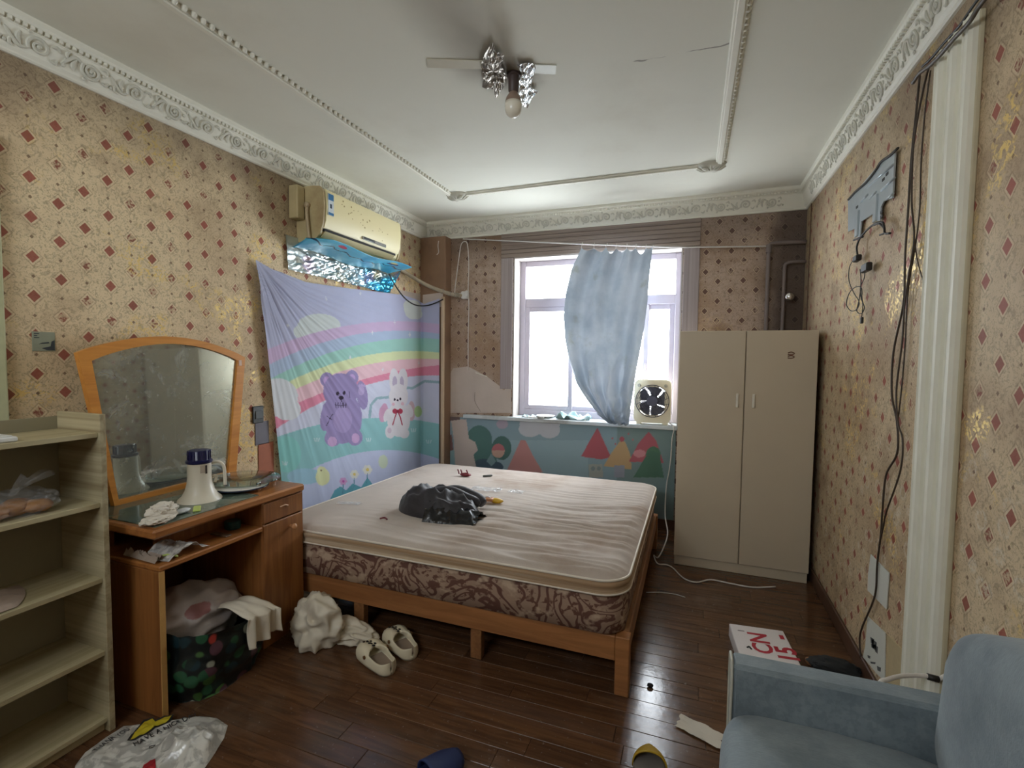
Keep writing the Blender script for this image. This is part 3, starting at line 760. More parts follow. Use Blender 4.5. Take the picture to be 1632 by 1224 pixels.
# ------------------------------------------------------------------ bookshelf at the left edge
m_pine = wood('shelf_laminate', c(186, 175, 140), c(152, 138, 102), axis=1, grain=(1.2, 22), rough=.5, bump=.02)
m_pine_side = wood('shelf_side_laminate', c(186, 175, 142), c(132, 117, 86), axis=0, grain=(.5, 26), rough=.5, bump=.02)
bs = thing('bookshelf', 'pale pine-look open bookshelf at the left edge', 'bookshelf', (-2.11, .7, 0))
SX0, SX1 = -2.235, -1.985
for y0 in (1.108, .26):
    MB().box(SX0, SX1, y0, y0+.0195, 0, 1.182, .0015).build('side_panel', m_pine_side, bs)
MB().box(SX0-.004, SX0-.0005, .26, 1.127, .03, 1.165, .0008).build('back_panel', plain('shelf_back', c(150, 142, 116), .6, ns=3, na=.1), bs)
for z in (1.108, .852, .574, .300, .045):
    MB().box(SX0, SX1-.012, .279, 1.108, z-.009, z+.009, .0015).build('shelf', m_pine, bs)
MB().box(SX0+.02, SX1-.03, .279, 1.108, .0, .034, .001).build('plinth', m_pine, bs)
# things on the shelves
m_bread = plain('bread_crust', c(176, 122, 66), .7, ns=12, na=.25, bs=.2)
bb = thing('bag_of_bread', 'clear plastic bag of brown bread rolls on the second shelf', 'bread bag', (-2.08, .9, .8625))
for i, (y, x, s_) in enumerate(((.955, -2.05, .030), (.90, -2.07, .034), (.845, -2.06, .034), (.93, -2.12, .03))):
    MB().blob((x, y, .866+s_*.75), (s_*1.0, s_*1.35, s_*.75), i+2, 3, .15, 1.5, .05).build('bread_roll', m_bread, bb, True)
m_bag_film = clear_plastic('bag_film', vis=.10)
MB().blob((-2.075, .90, .905), (.075, .105, .042), 21, 4, .12, 2, .25).build('bag', m_bag_film, bb, 40)
def knot(u, v):
    a = u*2*math.pi; r = .008+.03*v*v
    return Vector((-2.07+r*math.cos(a)*.6, .90+.02*v+r*math.sin(a)*1.2+.05*v*v, .935+.055*v))+Vector((0, 0, .012*math.sin(a*3)*v))
MB().grid(knot, 20, 10, True).build('bag_neck', m_bag_film, bb, 40)
m_rag = plain('beige_rag', c(176, 156, 140), .9, ns=8, na=.15, bs=.2, bscale=80)
def rag(u, v):
    x = -2.20+u*.19; y = .62+v*.34*(1-.25*u*u); h = (1-2*abs(noise.noise(Vector((u*3, v*4, 5)))))*.5+.5
    e = min(1, 6*min(u, 1-u, v, 1-v))
    return Vector((x, y, .5855+.055*h*e*(1-v*.6)+.001))
MB().grid(rag, 30, 36).solo('folded_rag', m_rag, 'crumpled beige rag on the third shelf of the bookshelf', 'cloth', smooth=True)
MB().box(-2.13, -2.01, .70, .895, 1.1175, 1.134, .004).box(-2.12, -2.02, .71, .885, 1.134, 1.138, .002).solo('white_tray', plain('white_ware', c(225, 225, 220), .4), 'small flat white tray on the top shelf, cut by the left edge', 'tray')

# ------------------------------------------------------------------ dressing table
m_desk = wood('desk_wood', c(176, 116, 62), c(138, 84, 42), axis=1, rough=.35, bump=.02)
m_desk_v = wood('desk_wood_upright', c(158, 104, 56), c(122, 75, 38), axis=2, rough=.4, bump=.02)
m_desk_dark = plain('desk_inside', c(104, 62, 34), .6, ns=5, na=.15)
m_lit_edge = plain('desk_lit_edge', c(206, 160, 96), .4)  # paler wood colour paints the light on the side panel's front edge
dt = thing('dressing_table', 'orange-brown wooden dressing table with arched mirror against the left wall', 'dressing table', (-2.14, 1.6, 0))
DX0, DX1, DY0, DY1, DZ = -2.415, -1.86, 1.20, 1.954, .742
MB().box(DX0, DX1, DY0, DY1, .706, DZ, .008).build('tabletop', m_desk, dt)
t = NT('green_tint_glass'); co = t.coord()
m_glasstop = t.done(t.bsdf(t.mix(t.ramp(t.noise(co, 3, 5), .4, .7), c(64, 84, 76), c(120, 128, 112)), .07, spec=.8))
MB().box(DX0+.04, DX1-.035, DY0+.03, 1.70, DZ-.001, DZ+.004, .001).build('glass_top', m_glasstop, dt, label='greenish glass sheet over the tabletop')
MB().box(DX0, DX1-.012, DY0+.022, DY0+.044, 0, .575, .002).build('side_panel', m_desk_v, dt)
MB().box(DX1-.0125, DX1-.009, DY0+.022, DY0+.044, 0, .575, .001).build('lit_edge', m_lit_edge, dt, label='lit front edge painted pale')
MB().box(DX0, DX0+.16, DY0+.06, DY0+.10, .596, .706, .002).build('support_post', m_desk_v, dt)
MB().box(DX0, DX1-.005, DY0+.022, 1.695, .575, .597, .005).build('lower_shelf', m_desk, dt)
MB().box(DX0, DX0+.01, DY0+.05, 1.69, .05, .706, .001).build('back_panel', m_desk_dark, dt)
MB().box(-2.05, -2.035, DY0+.12, 1.69, .598, .705, .001).build('apron_panel', m_desk_v, dt)
MB().box(DX0, DX1-.014, 1.695, 1.713, 0, .706, .002).build('side_panel', m_desk_v, dt)
MB().box(DX0, DX1-.014, 1.934, 1.952, 0, .706, .002).build('side_panel', m_desk_v, dt)
MB().box(DX0, DX1-.02, 1.713, 1.934, .04, .06, .002).build('bottom_panel', m_desk_dark, dt)
MB().box(DX1-.03, DX1-.016, 1.713, 1.934, 0, .06, .001).build('kick_board', m_desk_v, dt)
d = MB().box(DX1-.032, DX1-.010, 1.700, 1.946, .604, .700, .004).build('drawer', m_desk_v, dt)
mb = MB(); mb.tube([Vector((DX1-.010, 1.80, .662)), Vector((DX1-.009, 1.83, .664)), Vector((DX1-.010, 1.85, .656))], .004, 5); mb.build('chipped_mark', plain('chip_pale', c(205, 160, 120), .6), d)
d = MB().box(DX1-.032, DX1-.010, 1.700, 1.946, .062, .598, .004).build('door', m_desk_v, dt)
MB().lathe([(.008, 0), (.006, .012), (.013, .018), (.015, .026), (.010, .033), (.001, .035)], 20, Matrix.Translation((DX1-.010, 1.865, .548)) @ Matrix.Rotation(math.pi/2, 4, 'Y')).build('knob', plain('knob_wood', c(206, 150, 104), .25), d, True)
# mirror: arched frame leaning on the wall, standing on the tabletop
m_mframe = wood('mirror_frame_wood', c(214, 146, 66), c(186, 118, 48), axis=1, rough=.35, bump=.02)
MN = Vector((1, 0, .025)).normalized(); M0 = Vector((-2.325, 1.6, .745))
def outline(corners, apex, n=18):
    """TL, TR, BR, BL photo positions + arch height"""
    TL, TR, BR, BL = [PP(x, y, M0, MN) for x, y in corners]; A = PP(apex[0], apex[1], M0, MN)
    pts = []
    up = Vector((-.025, 0, 1)).normalized()
    hgt = (A-(TL+(TR-TL)*((A.y-TL.y)/(TR.y-TL.y)))).dot(up)
    for i in range(n+1):
        f = i/n; pts.append(TL+(TR-TL)*f+up*hgt*math.sin(math.pi*f)**.85*1.0)
    for a, b, k in ((TR, BR, 8), (BR, BL, 12), (BL, TL, 8)):
        for i in range(1, k+1):
            if not (a is BL and i == k): pts.append(a+(b-a)*i/k)
    return pts
OUT = outline(((120, 562), (388, 570), (373, 762), (182, 818)), (260, 536))
INN = outline(((143, 575), (376, 575), (361, 752), (186, 797)), (268, 548))
uv = lambda p: (p.y, p.z)
def mfn(off):
    def fn(u, v, w_):
        x = M0.x-(v-M0.z)*.025
        return Vector((x, u, v))+MN*w_
    return fn
zmin = min(p.z for p in OUT)
mfr = MB().ring([uv(p) for p in OUT], [uv(p) for p in INN], mfn(0), -.012, .014).build('mirror_frame', m_mframe, dt, fix=True)
t = NT('mirror_glass'); co = t.coord()
d1 = t.ramp(t.noise(co, 3.5, 7, .7, .5), .42, .78); d2 = t.ramp(t.noise(co, 60, 5, .7), .60, .68); d3 = t.m('MULTIPLY', t.ramp(t.noise(co, 7, 6, .65, 1.5), .56, .7), .6)
dirt = t.m('ADD', .16, t.m('ADD', t.m('MULTIPLY', d1, .22), t.m('ADD', t.m('MULTIPLY', d2, .12), t.m('MULTIPLY', d3, .3))), None, True)
g_ = t.n('ShaderNodeBsdfGlossy'); g_.inputs['Color'].default_value = (.50, .54, .50, 1); g_.inputs['Roughness'].default_value = .035
df = t.n('ShaderNodeBsdfDiffuse'); df.inputs['Color'].default_value = c(186, 190, 182)
mx = t.n('ShaderNodeMixShader'); t.put(mx.inputs[0], dirt); t.put(mx.inputs[1], g_.outputs[0]); t.put(mx.inputs[2], df.outputs[0])
MB().prism([uv(p) for p in INN], mfn(0), -.004, .001).build('mirror_glass', t.done(mx.outputs[0]), mfr, label='dusty scratched mirror glass', fix=True)
qs = PP(383, 574, M0+MN*.015, MN)
MB().prism([(qs.y-.008, qs.z-.03), (qs.y+.008, qs.z-.03), (qs.y+.008, qs.z), (qs.y-.008, qs.z)], mfn(0), .0135, .0155).build('sticker', plain('pale_sticker', c(222, 190, 170), .6), mfr)

# ------------------------------------------------------------------ things on the dressing table
m_ivory = plain('ivory_plastic', c(226, 218, 200), .35, ns=6, na=.04); m_navy = plain('navy_plastic', c(30, 30, 78), .3)
TZ = DZ+.004
gx, gy = -2.075, 1.545
mg = thing('megaphone', 'ivory megaphone with navy cap standing on its bell on the dressing table', 'megaphone', (gx, gy, TZ))
T = Matrix.Translation((gx, gy, TZ))
MB().lathe([(.088, 0), (.086, .006), (.070, .022), (.058, .045), (.050, .075), (.047, .105), (.047, .165), (.049, .170), (.046, .174), (.02, .175)], 40, T).build('horn', m_ivory, mg, 40)
MB().lathe([(.050, .168), (.053, .172), (.053, .180), (.046, .182), (.043, .186), (.043, .222), (.040, .226), (.001, .226)], 36, T).build('cap', m_navy, mg, 40)
mb = MB()
for k in range(18):
    a = 2*math.pi*k/18; mb.box(-.003, .003, -.002, .002, .184, .224, .001, T @ Matrix.Rotation(a, 4, 'Z') @ Matrix.Translation((.0435, 0, 0)))
mb.build('cap_ribs', m_navy, mg)
hd_ = Vector((math.cos(math.radians(62)), math.sin(math.radians(62)), 0))
MB().tube([Vector((gx, gy, TZ+.160))+hd_*.046, Vector((gx, gy, TZ+.162))+hd_*.075, Vector((gx, gy, TZ+.140))+hd_*.096, Vector((gx, gy, TZ+.085))+hd_*.100, Vector((gx, gy, TZ+.050))+hd_*.100], .0085, 10, 5, flat=.8).build('handle', m_ivory, mg, True)
MB().tube([Vector((gx, gy, TZ+.095))+hd_*.047, Vector((gx, gy, TZ+.098))+hd_*.066, Vector((gx, gy, TZ+.07))+hd_*.060], .006, 8, 4).build('trigger', m_ivory, mg, True)
def on_horn(a0, z0, w_, h_):
    def fn(u, v):
        a = a0+(u-.5)*w_/.047; return Vector((gx+.0478*math.cos(a), gy+.0478*math.sin(a), TZ+z0+(v-.5)*h_))
    return fn
av = math.atan2(-gy, -gx)+.25
MB().grid(on_horn(av, .145, .018, .034), 5, 2).build('label', plain('pale_label', c(190, 176, 160), .5), mg)
MB().grid(on_horn(av+.33, .142, .009, .038), 4, 2).build('label', plain('dark_label', c(60, 44, 40), .5), mg, label='dark printed strip')

gp = P(402, 778, 2, TZ+.03)
sc = thing('glass_turntable', 'round clear glass plate on a white base with chrome feet, behind the megaphone', 'glass plate', (gp.x, gp.y, TZ))
t = NT('clear_plate_glass'); tr = t.n('ShaderNodeBsdfTransparent'); tr.inputs[0].default_value = (.80, .90, .88, 1)
gl = t.n('ShaderNodeBsdfGlossy'); gl.inputs['Roughness'].default_value = .03
lw = t.n('ShaderNodeLayerWeight'); lw.inputs[0].default_value = .35
mx = t.n('ShaderNodeMixShader'); t.put(mx.inputs[0], t.m('ADD', .06, t.m('MULTIPLY', lw.outputs['Fresnel'], .8), None, True)); t.put(mx.inputs[1], tr.outputs[0]); t.put(mx.inputs[2], gl.outputs[0])
m_plate = t.done(mx.outputs[0])
m_chrome = plain('chrome', c(220, 220, 222), .15, metal=1, na=.02)
cxp, cyp = -2.10, 1.80
MB().lathe([(.001, 0), (.172, 0), (.175, .002), (.175, .006), (.172, .008), (.001, .008)], 64, Matrix.Translation((cxp, cyp, TZ+.032)), .88).build('glass_disc', m_plate, sc, 40)
MB().lathe([(.06, .0), (.115, .012), (.118, .020), (.112, .024), (.001, .024)], 48, Matrix.Translation((cxp+.045, cyp-.055, TZ))).build('base', plain('white_base', c(226, 224, 214), .3), sc, 40)
MB().lathe([(.118, .012), (.121, .014), (.121, .017), (.118, .019)], 48, Matrix.Translation((cxp+.045, cyp-.055, TZ))).build('rim', plain('dark_blue_rim', c(34, 44, 66), .2), sc, 40)
for a in (-.35, 1.2, 2.9):
    MB().lathe([(.008, 0), (.011, .004), (.011, .036), (.008, .041), (.001, .042)], 16, Matrix.Translation((cxp+.155*math.cos(a), cyp+.135*math.sin(a), TZ))).build('foot', m_chrome, sc, 40)

m_tissue = plain('tissue_paper', c(222, 214, 200), .9, ns=10, na=.08, bs=.3, bscale=40)
m_lime = plain('lime_plastic', c(196, 214, 110), .4)
q = P(264, 827, 2, TZ)
ct = thing('crumpled_tissue', 'crumpled white tissue on the front edge of the glass tabletop', 'tissue', (q.x, q.y, TZ))
MB().blob((q.x-.02, q.y, TZ+.03), (.036, .045, .026), 71, 4, .35, 1.6, .6, flat=TZ+.0005, fine=.08).build('wad', m_tissue, ct, 35)
MB().blob((q.x+.02, q.y-.045, TZ+.012), (.034, .05, .012), 73, 4, .35, 1.6, .5, flat=TZ+.0005, fine=.08).build('loose_end', m_tissue, ct, 35)
lc = P(303, 814, 2, TZ+.004)
lt = thing('hair_clip', 'lime and white plastic clip lying in front of the megaphone', 'hair clip', (lc.x, lc.y, TZ))
MB().box(-.014, .014, -.036, .036, 0, .008, .003, Matrix.Translation((lc.x, lc.y+.03, TZ)) @ Matrix.Rotation(.9, 4, 'Z')).build('lime_plate', m_lime, lt)
MB().blob((lc.x-.01, lc.y-.03, TZ+.012), (.018, .036, .010), 4, 3, .1, 2, .05, flat=TZ).build('white_end', plain('clip_white', c(216, 220, 222), .3), lt, True)
# litter on the lower shelf
q = P(258, 882, 2, .60)
mb = MB()
def wr(u, v):
    n = (1-2*abs(noise.noise(Vector((u*3+1, v*3, 4)))))
    return Vector((-2.0+.13*u, 1.24+.17*v+.02*u, .600+.045*max(0, n)*math.sin(math.pi*v)+.002))
solidify(mb.grid(wr, 18, 22).solo('foil_wrapper', clear_plastic('silver_wrapper', c(200, 196, 190), .85, .25), 'crumpled silvery wrapper on the lower shelf of the dressing table', 'wrapper', smooth=40), .001)
def wr2(u, v):
    n = (1-2*abs(noise.noise(Vector((u*3+7, v*3, 9)))))
    return Vector((-2.10+.20*u, 1.238+.04*v-.01*u, .601+.03*max(0, n)*math.sin(math.pi*v)+.001))
MB().grid(wr2, 24, 10).solo('crumpled_tissue', plain('grey_tissue', c(170, 152, 136), .8, bs=.3), 'greyish crumpled tissue at the left end of the lower shelf', 'tissue', smooth=45)
MB().tube([Vector((-1.93, 1.26, .61)), Vector((-1.905, 1.28, .618)), Vector((-1.885, 1.30, .608)), Vector((-1.90, 1.31, .603))], .007, 7, 4, flat=.5).solo('lime_ribbon', m_lime, 'lime green plastic ribbon on the corner of the lower shelf', 'ribbon', smooth=True)
MB().box(-2.0, -1.90, 1.53, 1.56, .5975, .604, .002).solo('comb', plain('grey_comb', c(120, 96, 74), .5), 'flat brown comb lying deep on the lower shelf', 'comb')
MB().lathe([(.03, 0), (.034, .006), (.034, .034), (.03, .038), (.001, .038)], 24, Matrix.Translation((-1.98, 1.63, .597))).solo('teal_jar', plain('teal_plastic', c(34, 74, 76), .35), 'dark teal round tin at the back of the lower shelf', 'tin', smooth=40)
# ------------------------------------------------------------------ printed cloths: colour per vertex
def lin(col): return np.array(c(*col)[:3])
class Paint:
    """flat print designed on a wall plane; X, Y are the print's own coordinates"""
    def __init__(s, X, Y, base): s.X, s.Y = X, Y; s.C = np.tile(lin(base), (len(X), 1))
    def fill(s, mask, col): s.C[mask] = lin(col)
    def ell(s, cx, cy, rx, ry, col, rot=0):
        a = math.radians(rot); dx, dy = s.X-cx, s.Y-cy
        u = dx*math.cos(a)+dy*math.sin(a); v = -dx*math.sin(a)+dy*math.cos(a)
        s.fill((u/rx)**2+(v/ry)**2 < 1, col)
    def poly(s, pts, col):
        ins = np.zeros(len(s.X), bool); n = len(pts)
        for i in range(n):
            x0, y0 = pts[i]; x1, y1 = pts[(i+1) % n]
            if y0 == y1: continue
            cr_ = ((y0 > s.Y) != (y1 > s.Y)) & (s.X < (x1-x0)*(s.Y-y0)/(y1-y0)+x0); ins ^= cr_
        s.fill(ins, col)
    def line(s, pts, w_, col):
        for (x0, y0), (x1, y1) in zip(pts[:-1], pts[1:]):
            dx, dy = x1-x0, y1-y0; L = dx*dx+dy*dy+1e-9
            t_ = np.clip(((s.X-x0)*dx+(s.Y-y0)*dy)/L, 0, 1)
            s.fill((s.X-x0-t_*dx)**2+(s.Y-y0-t_*dy)**2 < (w_/2)**2, col)
def sight(v):
    v = np.asarray(v)-np.array(CAMP); z = v @ np.array(AF)
    return 816+FPX*(v @ np.array(AR))/z, 612-FPX*(v @ np.array(AU))/z
def quad_fit(pts, X):
    xs, ys = zip(*pts); return np.polyval(np.polyfit(xs, ys, min(2, len(pts)-1)), X)

# rainbow hanging: design plane is the left wall and the column face
NU, NVV = 330, 340
TC = 4.03-.016
xw = XL+.012
tl = P(405, 414, 0, xw); bl = P(446, 772, 0, xw)
def tap_top(s):
    """height of the top hem along the run, sagging between its pins"""
    pts = [(0, tl.z), (.05, tl.z-.035), (.18, 1.885), (.35, 1.90), (.55, 1.925), (.72, 1.945), (.86, 1.93), (.90, 1.90), (1.0, 1.945)]
    for (a, za), (b, zb) in zip(pts[:-1], pts[1:]):
        if s <= b: return za+(zb-za)*(s-a)/(b-a)
    return pts[-1][1]
SK = .875
def tap(s, t_):
    yl = tl.y+(bl.y-tl.y)*min(1, t_*1.25)
    zt = tap_top(s); z = zt+(.30-zt)*t_
    # folds run from the pinned corner
    ang = math.atan2(t_*1.6+.02, s*2.0+.02)
    dist = math.hypot(s*2.0, t_*1.6)
    fold = (1-2*abs(noise.noise(Vector((ang*9, dist*.7, 1)))))*.5+(1-2*abs(noise.noise(Vector((ang*19+4, dist*.9, 2)))))*.35
    fade = math.exp(-dist*1.15)*min(1, dist*6)+.12
    w_ = .010+max(0, fold)*.026*fade+.004*noise.noise(Vector((s*5, t_*4, 5)))
    if s <= SK:
        f = s/SK; y = yl+(TC-yl)*f
        nominal = (xw, y, z); pos = Vector((xw+w_*min(1, (1-f)*12+.15), y, z))
    else:
        f = (s-SK)/(1-SK); x = xw+f*.205
        nominal = (x, TC, z); pos = Vector((x, TC+.012-.012*min(1, f*6)-w_*.2, z))
    return pos, nominal
mb = MB(); vs = []; nom = []
for j in range(NVV):
    for i in range(NU):
        a, b = tap(i/(NU-1), j/(NVV-1)); vs.append(a); nom.append(b)
fs = [(j*NU+i, j*NU+i+1, (j+1)*NU+i+1, (j+1)*NU+i) for j in range(NVV-1) for i in range(NU-1)]
mb.add(vs, fs)
PX, PY = sight(nom)
X, Y = (PX-400)*3.139, (PY-410)*3.139
pt = Paint(X, Y, (190, 194, 222))
B = [[(110, 445), (430, 350), (850, 325)], [(130, 512), (450, 400), (850, 372)], [(180, 560), (480, 450), (850, 405)], [(200, 612), (480, 510), (850, 470)],
     [(190, 672), (480, 560), (850, 508)], [(200, 740), (520, 620), (850, 550)], [(105, 865), (300, 745), (520, 655), (850, 592)]]
bc = [(208, 184, 218), (178, 196, 222), (164, 212, 202), (222, 230, 182), (234, 196, 206), (224, 142, 168)]
below = Y > quad_fit(B[6], X); pt.fill(below, (208, 212, 232))
pt.ell(330, 345, 110, 62, (214, 222, 222)); pt.ell(260, 372, 60, 42, (214, 222, 222)); pt.ell(385, 362, 55, 44, (214, 222, 222))
for k in range(6):
    pt.fill((Y > quad_fit(B[k], X)) & (Y <= quad_fit(B[k+1], X)), bc[k])
pt.ell(806, 262, 46, 48, (216, 222, 218)); pt.ell(785, 240, 28, 26, (216, 222, 218)); pt.ell(828, 285, 28, 26, (216, 222, 218))
pt.ell(120, 700, 105, 95, (220, 224, 230)); pt.ell(170, 760, 70, 55, (220, 224, 230))
pt.line([(585, 800), (590, 740), (620, 705), (680, 700), (740, 650), (800, 655), (870, 620), (940, 625)], 13, (150, 180, 192))
hill = quad_fit([(100, 905), (330, 838), (520, 808), (850, 818)], X); low = quad_fit([(190, 1115), (480, 988), (640, 965), (860, 985)], X)
pt.fill(Y > hill, (146, 198, 202)); pt.fill(Y > low, (196, 204, 232))
pt.ell(170, 985, 70, 90, (140, 206, 202)); pt.ell(260, 1095, 90, 40, (160, 200, 220))
pt.ell(350, 1098, 36, 44, (222, 226, 176)); pt.ell(345, 1070, 24, 24, (222, 226, 176)); pt.ell(344, 1066, 4, 4, (120, 110, 90)); pt.ell(654, 1022, 24, 34, (206, 218, 196))
pt.poly([(385, 1215), (410, 1165), (440, 1145), (470, 1165), (500, 1130), (545, 1150), (575, 1100), (598, 1130), (600, 1180), (560, 1230), (380, 1260)], (96, 164, 180))
for x, y, r in ((575, 1062, 10), (510, 1085, 9), (455, 1120, 8)):
    for k in range(6): pt.ell(x+1.5*r*math.cos(k*1.047), y+1.5*r*math.sin(k*1.047), r, r, (226, 226, 220) if r != 8 else (206, 160, 206))
    pt.ell(x, y, r*.8, r*.8, (226, 204, 120) if r != 8 else (190, 90, 170)); pt.line([(x, y+r*2), (x-3, y+r*2+45)], 4, (84, 140, 160))
# bear
BP, BL_, BD = (156, 142, 190), (186, 168, 212), (52, 40, 62)
for x, y in ((370, 612), (496, 600)): pt.ell(x, y, 33, 36, BP); pt.ell(x, y+4, 17, 20, (196, 164, 214))
pt.ell(440, 668, 88, 88, BP); pt.ell(450, 805, 98, 128, BP); pt.ell(372, 790, 34, 80, BP, 12); pt.ell(547, 690, 27, 72, BP, -8)
pt.ell(543, 668, 15, 22, BL_); [pt.ell(x, 640+abs(x-548)*.2, 6, 8, BL_) for x in (534, 546, 558)]
pt.ell(452, 812, 47, 66, (172, 156, 204)); pt.ell(400, 905, 42, 42, BP); pt.ell(512, 900, 38, 42, BP); pt.ell(398, 922, 24, 25, (206, 170, 214)); pt.ell(516, 905, 20, 25, (206, 170, 214))
pt.ell(426, 682, 7, 10, BD); pt.ell(458, 679, 7, 10, BD); pt.ell(444, 702, 11, 10, BD); pt.line([(444, 704), (447, 722)], 5, BD)
pt.line([(412, 738), (440, 742), (470, 738)], 3.5, BD)
for x in (415, 428, 441, 454, 466): pt.line([(x, 728), (x+1, 752)], 3.5, BD)
pt.line([(368, 840), (400, 785)], 3.5, BD); pt.line([(372, 795), (398, 812)], 3.5, BD); pt.line([(484, 672), (487, 700)], 3.5, BD)
# rabbit
RW = (224, 220, 226)
pt.ell(655, 778, 22, 48, (206, 160, 190), 10); pt.ell(797, 770, 18, 50, (206, 176, 186)); pt.ell(832, 772, 22, 28, (176, 206, 150))
pt.ell(712, 622, 27, 66, RW, -4); pt.ell(752, 622, 26, 66, RW, 4); pt.ell(713, 625, 12, 30, (186, 174, 198)); pt.ell(748, 625, 10, 30, (186, 174, 198))
pt.ell(732, 695, 48, 62, RW); pt.ell(733, 810, 58, 88, RW); pt.ell(690, 872, 26, 34, RW); pt.ell(762, 880, 24, 26, RW); pt.ell(686, 866, 11, 15, (206, 190, 206)); pt.ell(672, 790, 14, 34, RW, 15); pt.ell(788, 768, 16, 34, RW, -12)
pt.ell(713, 712, 5, 7, BD); pt.ell(741, 708, 5, 7, BD); pt.ell(728, 715, 5, 5, BD)
pt.ell(706, 735, 8, 8, (226, 186, 200)); pt.ell(752, 732, 8, 8, (226, 186, 200))
for s_ in (-1, 1): pt.ell(728+s_*14, 770, 13, 13, (178, 58, 84)); pt.line([(728+s_*4, 776), (728+s_*14, 800), (727+s_*24, 838)], 6, (170, 60, 84))
pt.ell(728, 771, 7, 8, (150, 40, 66))
for x, y in ((365, 208), (485, 500), (598, 378), (712, 325), (788, 388), (838, 530), (652, 560), (175, 340), (540, 180)): pt.line([(x, y-9), (x, y+9)], 3.5, (226, 228, 234)); pt.line([(x-5, y), (x+5, y)], 3.5, (226, 228, 234))
for x, y in ((320, 912), (580, 912), (808, 865), (890, 922), (160, 1030)):
    for k in (-12, 0, 12): pt.line([(x+k, y-7), (x+k*.6, y+8)], 5, (196, 220, 224))
mb.cols = np.hstack([pt.C, np.ones((len(pt.C), 1))])
m_tap = attr_mat('rainbow_cloth', .85, True, .12)
tz = mb.solo('wall_hanging', m_tap, 'pastel cloth with rainbow, purple bear and white rabbit hung on the left wall', 'wall hanging', smooth=True)

# kids' wallpaper strip under the window sill
KW, KH = 330, 130
ky = YB-.016
def kpos(i, j):
    a = P(702, 662, 1, ky); return Vector((-2.16+i/(KW-1)*2.05, ky, .09+(.836-.09)*j/(KH-1)))
mb = MB(); vs = [kpos(i, j) for j in range(KH) for i in range(KW)]
mb.add(vs, [(j*KW+i, j*KW+i+1, (j+1)*KW+i+1, (j+1)*KW+i) for j in range(KH-1) for i in range(KW-1)])
PX, PY = sight([tuple(v) for v in vs]); X, Y = (PX-680)*3.886, (PY-640)*3.886
k_ = Paint(X, Y, (128, 166, 180)); Y += 0
k_.fill((X > 420) & (X < 1000) & (Y > 240), (140, 178, 190)); k_.fill(X > 1180, (116, 150, 150))
k_.ell(700, 140, 125, 62, (190, 196, 206)); k_.ell(640, 170, 70, 50, (190, 196, 206)); k_.ell(760, 175, 66, 52, (190, 196, 206)); k_.ell(468, 140, 36, 30, (176, 160, 180)); k_.ell(1240, 130, 60, 34, (150, 180, 178))
k_.ell(325, 240, 80, 92, (66, 128, 120)); k_.poly([(250, 250), (420, 260), (440, 400), (290, 400)], (66, 128, 120)); k_.ell(465, 288, 60, 74, (60, 118, 108))
k_.ell(443, 305, 40, 44, (214, 164, 138)); k_.fill(((X-443)/40)**2+((Y-305)/44)**2 < (1) * ((Y < 302)), (204, 96, 104))
k_.ell(350, 400, 70, 45, (54, 92, 110)); k_.ell(430, 405, 44, 32, (48, 90, 110)); k_.poly([(370, 370), (400, 320), (430, 372), (400, 400)], (118, 160, 166))
k_.poly([(582, 238), (612, 240), (650, 320), (720, 440), (490, 440), (550, 310)], (206, 128, 124))
k_.poly([(1058, 160), (1142, 345), (1080, 358), (955, 340)], (192, 66, 84)); k_.poly([(1196, 246), (1228, 246), (1262, 330), (1270, 420), (1095, 400), (1150, 310)], (206, 164, 96)); k_.ell(1209, 233, 15, 16, (186, 60, 80))
k_.poly([(1375, 186), (1420, 240), (1468, 380), (1252, 372), (1310, 260)], (196, 72, 92)); k_.ell(1318, 322, 38, 24, (222, 130, 140)); k_.ell(1404, 330, 46, 52, (70, 132, 96)); k_.poly([(1380, 300), (1440, 320), (1470, 470), (1280, 470)], (64, 124, 96))
k_.poly([(1005, 388), (1090, 388), (1090, 470), (1005, 470)], (166, 172, 160)); k_.ell(1030, 415, 12, 14, (126, 150, 150)); k_.ell(1066, 415, 12, 14, (126, 150, 150)); k_.poly([(1160, 395), (1225, 395), (1225, 470), (1160, 470)], (150, 156, 176))
for x, y in ((1150, 228), (1278, 236), (1170, 262), (1250, 200)): k_.ell(x, y, 6, 6, (190, 90, 100))
k_.poly([(150, 112), (246, 110), (262, 230), (300, 250), (318, 300), (290, 330), (310, 420), (170, 420), (170, 250)], (206, 186, 174))
k_.fill(X < 108, (190, 170, 150)); k_.poly([(110, 205), (155, 205), (165, 300), (108, 315)], (130, 84, 84)); k_.poly([(108, 130), (150, 120), (150, 205), (108, 205)], (150, 186, 210)); k_.poly([(108, 315), (170, 300), (180, 420), (108, 420)], (128, 180, 190))
k_.poly([(62, 78), (210, 78), (205, 112), (62, 130)], (112, 86, 86))
lum = k_.C.mean(1, keepdims=True); k_.C = k_.C*.68+(lum*.8+.06)*.32
mb.cols = np.hstack([k_.C, np.ones((len(k_.C), 1))])
kp = mb.build('printed_wallpaper', attr_mat('kids_wallpaper', .7, False), None, True); kp.parent = wall_back

# pale strip of wood standing at the column corner
MB().box(-2.185, -2.160, 3.99, 4.018, .25, 1.96, .003).solo('wood_strip', plain('raw_wood_strip', c(206, 180, 150), .7, ns=8, na=.12), 'narrow raw wood batten standing upright at the right edge of the rainbow cloth', 'batten')

